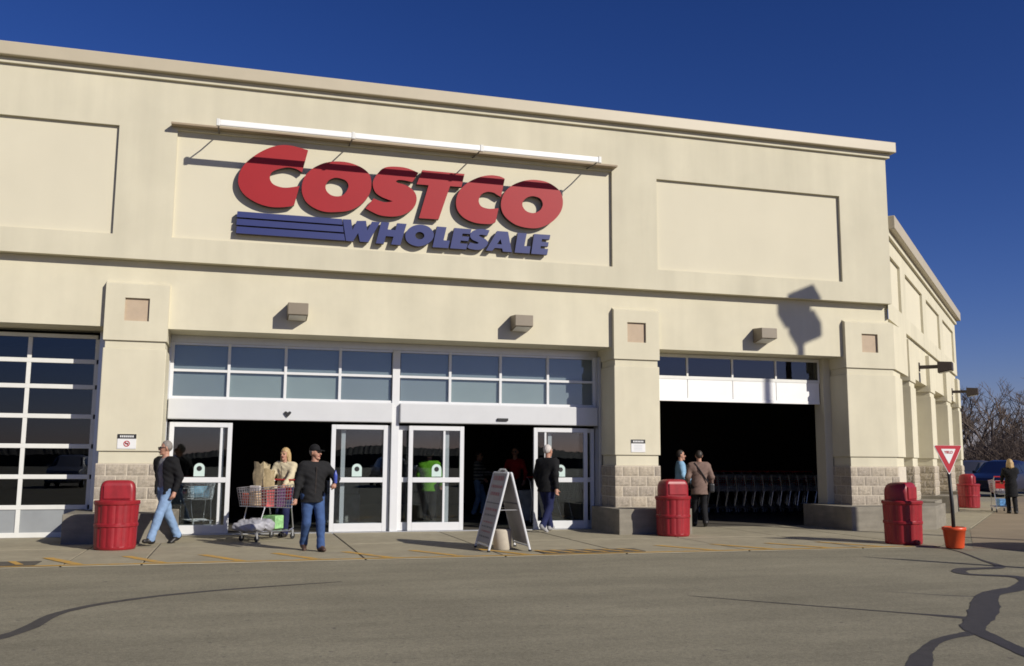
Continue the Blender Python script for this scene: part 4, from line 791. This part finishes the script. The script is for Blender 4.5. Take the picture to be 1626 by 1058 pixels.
person('man in black cap, dark zipped jacket and blue jeans walking towards us with a drink', (1.30, 17.25, 0), math.radians(10), 1.84, DJ, SHN, CHR, ((0.12, -0.16, 0.0, 0.15), (-0.08, 0.20, 0.03, -0.1, -0.35)), ((0.30, -0.24, 1.10, (0.9, 0.5, -0.6)), (-0.31, -0.06, 0.84)), head_yaw=0.75, lean=(0.01, -0.02), jacket=CHR, hem=0.80, hair=H_GRY, hat=BLK, glasses=False, fist=(0.55, 0.2), build=1.12, skirt=0.012)
person('white haired man in black jacket and navy trousers walking in at the right doors', (6.80, 20.75, 0), math.radians(128), 1.95, NAV, SHW, BLK, ((0.08, -0.24, 0.0, 0.1, 0.1), (-0.09, 0.28, 0.05, -0.1, -0.5)), ((0.27, -0.10, 0.90), (-0.27, 0.06, 0.88)), head_yaw=-0.2, lean=(0, -0.03), jacket=BLK, hem=0.80, hair=H_WHT, build=1.15, skirt=0.01)
person('person in bright green jacket seen through the glass of the right-hand sliding door', (4.43, 22.6, 0), math.radians(160), 1.86, BTR, SHW, GRN, ((0.09, -0.05, 0, 0.1), (-0.09, 0.08, 0, -0.1)), ((0.2, -0.25, 1.0), (-0.24, -0.1, 0.95)), jacket=GRN, hem=0.80, hair=H_DRK)
person('person in striped top and jeans standing inside the right doorway', (6.75, 27.0, 0), math.radians(60), 1.84, LJ, SHB, STD, ((0.07, -0.1, 0, 0.1), (-0.07, 0.1, 0, -0.1)), ((0.12, -0.40, 1.15), (-0.2, -0.2, 1.0)), jacket=STR, stripes=STD, hem=0.86, hair=H_DRK, collar=False)
person('person in dark red shirt standing in the gloom inside the right doorway', (7.25, 24.9, 0), math.radians(-30), 1.95, BTR, SHB, RED, ((0.1, 0, 0, 0.1), (-0.1, 0.02, 0, -0.1)), ((0.28, -0.2, 0.95), (-0.26, -0.15, 1.0)), hair=H_DRK)
person('person in light blue jacket beside the brown coat at the open overhead doorway', (10.98, 22.45, 0), math.radians(70), 1.88, BTR, SHB, BLU, ((0.08, -0.06, 0, 0.1), (-0.08, 0.08, 0, -0.1)), ((0.2, -0.3, 1.0), (-0.22, -0.25, 1.0)), jacket=BLU, hem=0.84, hair=H_DRK)
person('person in brown coat with a black shoulder bag entering the open overhead doorway', (11.05, 21.55, 0), math.radians(165), 1.86, BTR, SHB, BRN, ((0.09, -0.18, 0, 0.1), (-0.09, 0.16, 0.03, -0.1, -0.35)), ((0.27, -0.12, 0.95), (-0.27, -0.05, 0.92)), jacket=BRN, hem=0.74, hair=H_DRK, purse=M['black'], skirt=0.02, build=1.1)
person('blond woman in long black coat with a cart far right by the parked cars', (24.0, 25.2, -0.02), math.radians(150), 1.74, BTR, SHB, BLK, ((0.07, -0.12, 0, 0.1), (-0.07, 0.12, 0, -0.1)), ((0.18, -0.40, 1.03), (-0.18, -0.40, 1.03)), jacket=BLK, hem=0.55, hair=H_BLD, hair_len=0.12, fist=(0.5, 0.5), skirt=0.02)
# drink held by the man in the cap
dk = MB().lathe([(0.026, 0), (0.032, 0.02), (0.034, 0.15), (0.030, 0.17), (0.014, 0.20), (0.014, 0.225)], 14).build('drink_bottle', mat('bottle_blue', (0.05, 0.08, 0.35), 0.3, var=0.4, vscale=25), None, loc=(1.665, 17.035, 1.175), smooth=True)
tag(dk, 'small blue drink bottle held by the man in the black cap', 'bottle')
# ------------------------------------------------------------------ shopping carts
def cart_proto():
    """front towards -Y, handle at +Y; local units"""
    r = empty('shopping_cart'); W = 0.30; WF = 0.235; zb, zt = 0.62, 1.08; yb, yf = 0.45, -0.60
    mb = MB(); rr = 0.0065
    def P(u, v, t):      # u across -1..1, v 0 back..1 front, t 0 bottom..1 top
        w_ = (W + (WF - W) * v) * (0.86 + 0.14 * t); return (u * w_, yb + (yf - yb) * v * (0.93 + 0.07 * t), zb + (zt - zb) * t - 0.05 * v * t + 0.06 * v * (1 - t))
    for t in (0, 0.15, 0.3, 0.45, 0.6, 0.75, 0.9, 1.0):
        q = [P(-1, 0, t), P(-1, 1, t), P(1, 1, t), P(1, 0, t)]
        for a, b in zip(q, q[1:]): mb.tube([a, b], rr * (1.6 if t in (0, 1.0) else 1), 4)
    for i in range(15):
        v = i / 14
        for u in (-1, 1): mb.tube([P(u, v, 0), P(u, v, 1)], rr, 4)
        mb.tube([P(-1, v, 0), P(1, v, 0)], rr, 4)
    for i in range(9):
        u = -1 + i / 4; mb.tube([P(u, 1, 0), P(u, 1, 1)], rr, 4); mb.tube([P(u, 0, 0), P(u, 1, 0)], rr, 4); mb.tube([P(u, 0, 0), P(u, 0, 0.95)], rr, 4)
    mb.build('basket', M['chrome'], r)
    MB().tube([(-0.31, 0.60, 1.17), (0.31, 0.60, 1.17)], 0.020, 10).build('handle', M['redd'], r)
    MB().box(-0.25, 0.25, 0.44, 0.455, 0.78, 1.04).build('seat_flap', M['redd'], r, bevel=0.02)
    f = MB()
    for u in (-1, 1):
        f.tube([(u * 0.30, 0.60, 1.17), (u * 0.30, 0.50, 1.06), (u * 0.28, 0.44, 0.62), (u * 0.27, 0.52, 0.22)], 0.014, 6); f.tube([(u * 0.27, 0.52, 0.22), (u * 0.26, 0.40, 0.17), (u * 0.20, -0.50, 0.20)], 0.014, 6); f.tube([(u * 0.20, -0.46, 0.20), (u * 0.225, -0.30, 0.66)], 0.010, 6)
    for i in range(6): y = 0.38 - i * 0.17; f.tube([(-0.25, y, 0.19), (0.25, y, 0.19)], 0.008, 5)
    f.build('frame', M['chrome'], r, smooth=False)
    for u in (-1, 1):
        for y, x in ((0.50, 0.27), (-0.47, 0.19)):
            c = empty('caster', (u * x, y, 0.0), parent=r); MB().box(-0.018, 0.018, -0.02, 0.02, 0.06, 0.19).build('fork', M['alu'], c)
            w_ = MB().lathe([(0.045, -0.016), (0.062, -0.014), (0.064, 0), (0.062, 0.014), (0.045, 0.016)], 14).build('wheel', M['rubber'], c); w_.location = (0, 0.012, 0.064); w_.rotation_euler = (0, math.pi / 2, 0)
    return r
c0 = cart_proto(); c0.location = (0.58, 19.72, 0); c0.rotation_euler = (0, 0, math.radians(-42)); tag(c0, 'wire shopping cart heaped with groceries, pushed by the woman in cream', 'cart')
def item(name, mb, m, label, cat, loc, rz=0, bevel=0.012, smooth=False):
    o = mb.build(name, m, None, loc=loc, rz=rz, smooth=smooth, bevel=bevel); return tag(o, label, cat)
def ci(x, y):
    a = math.radians(-42); return (0.58 + x * math.cos(a) - y * math.sin(a), 19.72 + x * math.sin(a) + y * math.cos(a))
RZ = math.radians(-42)
def pk(n, c, v=0.5, sc=14): return mat(n, c, 0.55, var=v, vscale=sc)
def carton(x, y, z, w, d, h, c, label, rz=0.0, v=0.45): p = ci(x, y); return item('grocery_carton', MB().box(-w / 2, w / 2, -d / 2, d / 2, 0, h), pk('carton_print', c, v), label, 'carton', (p[0], p[1], z), RZ + rz)
carton(-0.11, -0.40, 0.69, 0.16, 0.20, 0.24, (0.45, 0.10, 0.06), 'orange-red grocery pack at the front left of the loaded cart')
carton(0.08, -0.42, 0.69, 0.15, 0.17, 0.28, (0.42, 0.30, 0.20), 'tan grocery pack at the front right of the loaded cart')
carton(-0.10, -0.14, 0.67, 0.24, 0.24, 0.40, (0.50, 0.47, 0.45), 'white printed carton in the middle of the loaded cart', 0.1, 0.35)
carton(0.14, -0.14, 0.66, 0.18, 0.24, 0.33, (0.40, 0.08, 0.08), 'red carton beside the white one in the loaded cart')
carton(-0.12, 0.20, 0.65, 0.24, 0.26, 0.42, (0.48, 0.40, 0.28), 'cream carton at the back of the loaded cart', -0.1, 0.3)
carton(0.12, 0.20, 0.65, 0.20, 0.26, 0.36, (0.14, 0.05, 0.14), 'purple and white carton beside the handle of the loaded cart')
carton(0.0, 0.22, 0.215, 0.34, 0.26, 0.26, (0.25, 0.48, 0.20), 'green and white box on the lower rack of the loaded cart', 0.0, 0.4)
# paper bag with crumpled top
mb = MB(); n = 16; vs = []
for j, (z, rr_) in enumerate(((0, 0.13), (0.12, 0.145), (0.24, 0.15), (0.34, 0.14), (0.42, 0.15))):
    for k in range(n):
        a = 2 * math.pi * k / n; sq = 1 / max(abs(math.cos(a)), abs(math.sin(a)))**0.6; q = rr_ * sq * random.uniform(0.93, 1.07); vs.append((q * math.cos(a), q * 0.75 * math.sin(a), z + (random.uniform(-0.05, 0.07) if j == 4 else 0)))
mb.add(vs, [(j * n + k, j * n + (k + 1) % n, (j + 1) * n + (k + 1) % n, (j + 1) * n + k) for j in range(4) for k in range(n)] + [tuple(range(n - 1, -1, -1))])
p = ci(-0.04, -0.12); item('paper_bag', mb, pk('kraft', (0.42, 0.34, 0.20), 0.25), 'crumpled tan paper bag standing on top of the groceries', 'bag', (p[0], p[1], 1.06), RZ, 0)
p = ci(0.13, -0.10); o = item('paper_bag', mb, pk('kraft', (0.36, 0.28, 0.15), 0.25), 'smaller tan bag behind the crumpled paper bag on the groceries', 'bag', (p[0], p[1], 1.00), RZ + 0.6, 0); o.scale = (0.75, 0.75, 0.85)
# grey sack on the lower rack
V, F, A = net([cap((-0.2, -0.42, 0.29), (0.2, -0.42, 0.29), 0.12, 0.12, 0), cap((-0.2, -0.15, 0.29), (0.2, -0.15, 0.29), 0.125, 0.125, 0), cap((-0.2, -0.62, 0.27), (0.2, -0.62, 0.27), 0.08, 0.08, 0)], 0.02, 0.08, None, 0.008)
sk = mesh_of('grey_sack', [(V, F, A)], [pk('sack_grey', (0.33, 0.33, 0.36), 0.15)], None); sk.location = c0.location + Vector((0, 0, 0.02)); sk.rotation_euler = c0.rotation_euler; tag(sk, 'bulging grey sack lying on the lower rack of the loaded cart', 'sack')
def put_cart(loc, rz, label, group=None, sc=1.0):
    c = copy_tree(c0); c.location = loc; c.rotation_euler = (0, 0, rz); c.scale = (sc, sc, sc)
    for k in ('group',):
        if k in c: del c[k]
    tag(c, label, 'cart', group); return c
put_cart((24.55, 26.25, -0.02), math.radians(150), 'wire shopping cart pushed by the blond woman in the long black coat')
o = item('plastic_pack', MB().box(-0.17, 0.17, -0.22, 0.22, 0, 0.22), pk('blue_pack', (0.12, 0.30, 0.60), 0.5), 'blue and white pack low on the far cart by the parked cars', 'pack', (24.5, 26.1, 0.20), math.radians(150))
o = item('plastic_bag', MB().box(-0.18, 0.18, -0.2, 0.2, 0, 0.34), pk('pale_pack', (0.55, 0.50, 0.50), 0.5), 'pale goods heaped in the far cart by the parked cars', 'pack', (24.6, 26.35, 0.66), math.radians(150), 0.05)
put_cart((-0.85, 23.3, 0.004), math.radians(15), 'wire shopping cart standing inside behind the left sliding door glass')
item('water_pack', MB().box(-0.22, 0.22, -0.17, 0.17, 0, 0.26), pk('water_pack', (0.30, 0.55, 0.75), 0.6, 8), 'blue and white shrink-wrapped pack on the cart behind the left door glass', 'pack', (-0.85, 23.3, 0.70), 0.3)
put_cart((7.6, 22.7, 0.004), math.radians(30), 'wire shopping cart inside behind the rightmost door glass')
for row, (y, x0, n) in enumerate(((26.6, 14.0, 14), (27.9, 14.4, 14))):
    for i in range(n): put_cart((x0 + i * 0.31, y, 0.004), math.radians(90), 'wire cart with red handle nested in the %s row inside the open overhead doorway' % ('front' if row == 0 else 'back'), 'carts nested in the %s row' % ('front' if row == 0 else 'back'), 1.1)
# cartons stacked inside the store
for i, (x, y, z, w_, h_, c) in enumerate(((2.6, 25.0, 0.004, 0.9, 0.7, (0.30, 0.30, 0.28)), (2.6, 25.0, 0.708, 0.8, 0.35, (0.22, 0.22, 0.22)), (7.7, 24.9, 0.004, 0.9, 0.8, (0.45, 0.45, 0.40)), (-1.0, 26.5, 0.004, 1.1, 0.9, (0.22, 0.17, 0.12)))):
    item('stock_carton', MB().box(-w_ / 2, w_ / 2, -0.35, 0.35, 0, h_), pk('stock', c, 0.35, 5), ['grey stock carton on the floor behind the second sliding door', 'smaller carton on the grey stock carton behind the second sliding door', 'pale stock carton low behind the rightmost door glass', 'brown stock carton on the floor far inside the left doorway'][i], 'carton', (x, y, z))
# ------------------------------------------------------------------ cars
def car_proto(paint_m, name='parked_car'):
    r = empty(name); L = 4.9
    # stations: y, z_sill, z_belt, z_roof, half width low, half width belt, half width roof   (front -Y)
    ST = [(-2.42, 0.42, 0.72, 0.74, 0.70, 0.66, 0.60), (-2.30, 0.28, 0.86, 0.88, 0.86, 0.82, 0.70), (-1.6, 0.24, 1.02, 1.05, 0.93, 0.90, 0.74), (-1.0, 0.24, 1.08, 1.14, 0.94, 0.92, 0.76), (-0.25, 0.24, 1.10, 1.66, 0.94, 0.93, 0.68), (0.6, 0.24, 1.12, 1.74, 0.94, 0.93, 0.70), (1.5, 0.24, 1.14, 1.70, 0.94, 0.92, 0.69), (2.05, 0.26, 1.14, 1.58, 0.92, 0.90, 0.64), (2.34, 0.32, 1.10, 1.16, 0.88, 0.86, 0.66), (2.44, 0.46, 0.92, 0.94, 0.80, 0.78, 0.62)]
    def ring(s): y, a, b, c, w1, w2, w3 = s; return [(-w1 * 0.86, y, a), (-w1, y, a + 0.16), (-w2 * 1.01, y, (a + b) / 2 + 0.08), (-w2, y, b), (-w3 * 1.02, y, c - 0.05 * (c - b)), (-w3 * 0.7, y, c + 0.02), (w3 * 0.7, y, c + 0.02), (w3 * 1.02, y, c - 0.05 * (c - b)), (w2, y, b), (w2 * 1.01, y, (a + b) / 2 + 0.08), (w1, y, a + 0.16), (w1 * 0.86, y, a)]
    mb = MB(); n = 12; vs = [p for s in ST for p in ring(s)]; fs = []; mi = []
    for i in range(len(ST) - 1):
        for k in range(n):
            fs.append((i * n + k, i * n + (k + 1) % n, (i + 1) * n + (k + 1) % n, (i + 1) * n + k))
    fs += [tuple(range(n)), tuple((len(ST) - 1) * n + k for k in range(n - 1, -1, -1))]
    mb.add(vs, fs).build('body', paint_m, r, smooth=True, bevel=0.03)
    G = mat('car_glass', (0.02, 0.025, 0.03), 0.08, spec=0.8)
    def win(nm, q): MB().add(q, [tuple(range(len(q)))]).build(nm, G, r)
    def at(y, t, s_):
        for a, b in zip(ST, ST[1:]):
            if a[0] <= y <= b[0]:
                f = (y - a[0]) / (b[0] - a[0]); v = [a[i] + (b[i] - a[i]) * f for i in range(7)]; return (s_ * (v[5] + (v[6] * 1.02 - v[5]) * t + 0.012), y, v[2] + (v[3] - v[2]) * 0.95 * t + 0.0)
    for s_ in (-1, 1):
        for y0, y1 in ((-0.62, 0.18), (0.26, 1.1), (1.18, 1.92)):
            win('side_window', [at(y0, 0.10, s_), at(y1, 0.10, s_), at(y1, 0.84, s_), at(y0 + (0.25 if y0 < 0 else 0), 0.84, s_)])
    win('windscreen', [(-0.78, -1.04, 1.13), (0.78, -1.04, 1.13), (0.62, -0.32, 1.62), (-0.62, -0.32, 1.62)]); win('rear_window', [(-0.62, 2.36, 1.16), (0.62, 2.36, 1.16), (0.54, 2.10, 1.52), (-0.54, 2.10, 1.52)])
    TL = mat('tail_light', (0.35, 0.01, 0.015), 0.25); HL = mat('head_light', (0.6, 0.6, 0.6), 0.2)
    for s_ in (-1, 1):
        MB().box(s_ * 0.80 - 0.07, s_ * 0.80 + 0.07, 2.26, 2.43, 0.86, 1.10).build('tail_light', TL, r, bevel=0.02); MB().box(s_ * 0.66 - 0.13, s_ * 0.66 + 0.13, -2.41, -2.27, 0.66, 0.80).build('headlight', HL, r, bevel=0.03)
        MB().box(s_ * 1.00 - 0.08, s_ * 1.00 + 0.08, -0.78, -0.66, 1.10, 1.24).build('mirror', paint_m, r, bevel=0.03)
        for y in (-1.48, 1.46):
            w_ = empty('wheel', (s_ * 0.86, y, 0.345), parent=r); t = MB().lathe([(0.21, -0.11), (0.325, -0.11), (0.345, -0.08), (0.345, 0.08), (0.325, 0.11), (0.21, 0.11)], 24, caps=False).build('tyre', M['rubber'], w_, smooth=False); t.rotation_euler = (0, math.pi / 2, 0)
            q = MB().lathe([(0.215, -0.05), (0.215, 0.085), (0.19, 0.095), (0.06, 0.075), (0.05, 0.10), (0.01, 0.10)], 20).build('rim', M['alu'], w_); q.rotation_euler = (0, s_ * math.pi / 2, 0)
    MB().box(-0.84, 0.84, 2.40, 2.50, 0.42, 0.60).build('rear_bumper', M['black'], r, bevel=0.03); MB().box(-0.26, 0.26, 2.42, 2.455, 0.74, 0.86).build('number_plate', M['plaque'], r)
    return r
def paintm(n, c): return mat(n, c, 0.3, spec=0.5, coat=0.25)
car = car_proto(paintm('dark_blue_paint', (0.006, 0.008, 0.028))); car.location = (36.2, 38.6, -0.014); car.rotation_euler = (0, 0, math.radians(-62)); tag(car, 'dark blue hatchback parked beyond the building corner', 'car', 'parked cars')
def car_copy(loc, rz, label, pm=None, grp='parked cars'):
    c = copy_tree(car); c.location = loc; c.rotation_euler = (0, 0, rz); tag(c, label, 'car', grp)
    if pm:
        for ch in c.children:
            if ch.name.split('.')[0] in ('body', 'mirror'): ch.data = ch.data.copy(); ch.data.materials[0] = pm
    return c
car_copy((42.5, 41.5, -0.014), math.radians(-60), 'black car parked behind the blond woman at the right edge', paintm('black_paint', (0.01, 0.01, 0.012)))
car_copy((41.5, 46.5, -0.014), math.radians(-62), 'dark grey car in the second row behind the blue hatchback', paintm('grey_paint', (0.05, 0.05, 0.055)))
car_copy((16.4, 11.75, -0.014), math.radians(4), 'silver car out to the right whose shadow falls by the yield sign', paintm('silver_paint', (0.35, 0.35, 0.36)))
# ------------------------------------------------------------------ bare winter trees and brush
BARK = mat('bark', (0.085, 0.062, 0.048), 0.9, var=0.25, vscale=3); TWIG = mat('twig', (0.10, 0.072, 0.055), 0.9, var=0.25, vscale=2)
def tree_meshes(seed, H):
    rnd = random.Random(seed); T = MB(); Cn = MB()
    def grow(p, d, L, rad, lvl):
        q = p + d * L * 0.5 + Vector((rnd.uniform(-1, 1), rnd.uniform(-1, 1), 0)) * L * 0.05; e = p + d * L; n_ = [8, 6, 4, 3, 3][lvl] if lvl < 5 else 3
        (T if lvl == 0 else Cn).tube([p, q, e], [rad, rad * 0.85, rad * 0.65], n_, caps=False)
        if lvl >= 5: return
        for i in range(rnd.choice((2, 3, 3)) + (2 if lvl == 0 else 0)):
            t = rnd.uniform(0.45, 1.0); b = p.lerp(e, t); ax = Vector((rnd.gauss(0, 1), rnd.gauss(0, 1), rnd.gauss(0, 0.4))).normalized()
            nd = (d * rnd.uniform(0.7, 1.1) + ax * rnd.uniform(0.45, 0.95) + Vector((0, 0, 0.25))).normalized(); grow(b, nd, L * rnd.uniform(0.55, 0.78), max(rad * rnd.uniform(0.45, 0.62), 0.012), lvl + 1)
    grow(Vector((0, 0, -0.1)), Vector((rnd.uniform(-0.06, 0.06), rnd.uniform(-0.06, 0.06), 1)).normalized(), H * 0.34, H * 0.018, 0); return T, Cn
ORD = ['first', 'second', 'third', 'fourth', 'fifth', 'sixth', 'seventh', 'eighth', 'ninth', 'tenth', 'eleventh', 'twelfth', 'thirteenth', 'fourteenth', 'fifteenth', 'sixteenth']
protos = []
for sd_ in range(6):
    T, Cn = tree_meshes(sd_ + 3, 9.0); r = empty('bare_tree'); T.build('trunk', BARK, r); Cn.build('crown', TWIG, r); protos.append(r)
spots = []
rnd = random.Random(5)
for i in range(16):
    ang = math.radians(40.2 + i * 0.5 + rnd.uniform(-0.15, 0.15)); D = rnd.uniform(82, 108); spots.append((D * math.sin(ang), D * math.cos(ang), rnd.uniform(0.95, 1.3) * (1.2 if i in (5, 9, 12) else 1)))
for i, (x, y, s_) in enumerate(spots):
    o = protos[i] if i < 6 else copy_tree(protos[i % 6]); o.location = (x, y, -0.014); o.rotation_euler = (0, 0, rnd.uniform(0, 6.28)); o.scale = (s_ * 1.1, s_ * 1.1, s_)
    tag(o, '%s bare winter tree counted from the building corner, beyond the parked cars' % ORD[i], 'tree', 'bare trees beyond the lot')
mb = MB(); rnd = random.Random(9)
for i in range(2600):
    ang = math.radians(rnd.uniform(38.5, 50.5)); D = rnd.uniform(72, 95); x, y = D * math.sin(ang), D * math.cos(ang); h_ = rnd.uniform(1.6, 4.2) * (0.8 + 0.3 * math.sin(ang * 60)); p = Vector((x, y, -0.05)); e = p + Vector((rnd.gauss(0, 0.6), rnd.gauss(0, 0.6), h_))
    mb.tube([p, e], [0.03, 0.012], 3, caps=False)
    for k in range(4):
        t = rnd.uniform(0.3, 0.95); b = p.lerp(e, t); mb.tube([b, b + Vector((rnd.gauss(0, 0.5), rnd.gauss(0, 0.5), rnd.uniform(0.2, 0.8)))], [0.018, 0.008], 3, caps=False)
br = mb.build('brush_thicket', TWIG); tag(br, 'brown leafless thicket along the far side of the lot', 'brush', kind='stuff')

# low woods and a row of parked cars across the lot, behind the viewpoint (seen only as reflections in the glass)
mb = MB(); rnd = random.Random(21); n = 1100; vs = []
for i in range(n + 1):
    a = math.radians(-75 + 150 * i / n); D = 150; x, y = D * math.sin(a), -D * math.cos(a); h_ = 3.6 + 0.8 * math.sin(i * 0.021) + 0.5 * math.sin(i * 0.083) + rnd.uniform(-0.2, 0.2); k = 1.05
    vs += [(x, y, -0.1), (x, y, h_ * 0.6), (x * k, y * k, h_), (x * k * 1.06, y * k * 1.06, -0.1)]
fs = [(4 * i + j, 4 * i + 4 + j, 4 * i + 5 + j, 4 * i + 1 + j) for i in range(n) for j in range(3)]
mb.add(vs, fs); o = mb.build('distant_woods', mat('woods', (0.035, 0.03, 0.022), 0.95, var=0.4, vscale=0.4)); tag(o, 'low dark line of woods across the parking lot, mirrored in the glass', 'woods', kind='stuff')
for i, (x, c) in enumerate(((-14, (0.02, 0.02, 0.025)), (-9, (0.3, 0.3, 0.3)), (-4, (0.12, 0.01, 0.01)), (2, (0.03, 0.05, 0.10)), (9, (0.25, 0.24, 0.22)), (15, (0.02, 0.02, 0.02)))):
    car_copy((x, -16 + 0.4 * (i % 2), -0.014), math.radians(180 if i % 2 else 0), ['black', 'light grey', 'dark red', 'navy', 'beige', 'charcoal'][i] + ' car parked across the lot, mirrored faintly in the door glass', paintm('lot_paint_%d' % i, c), 'cars across the lot')
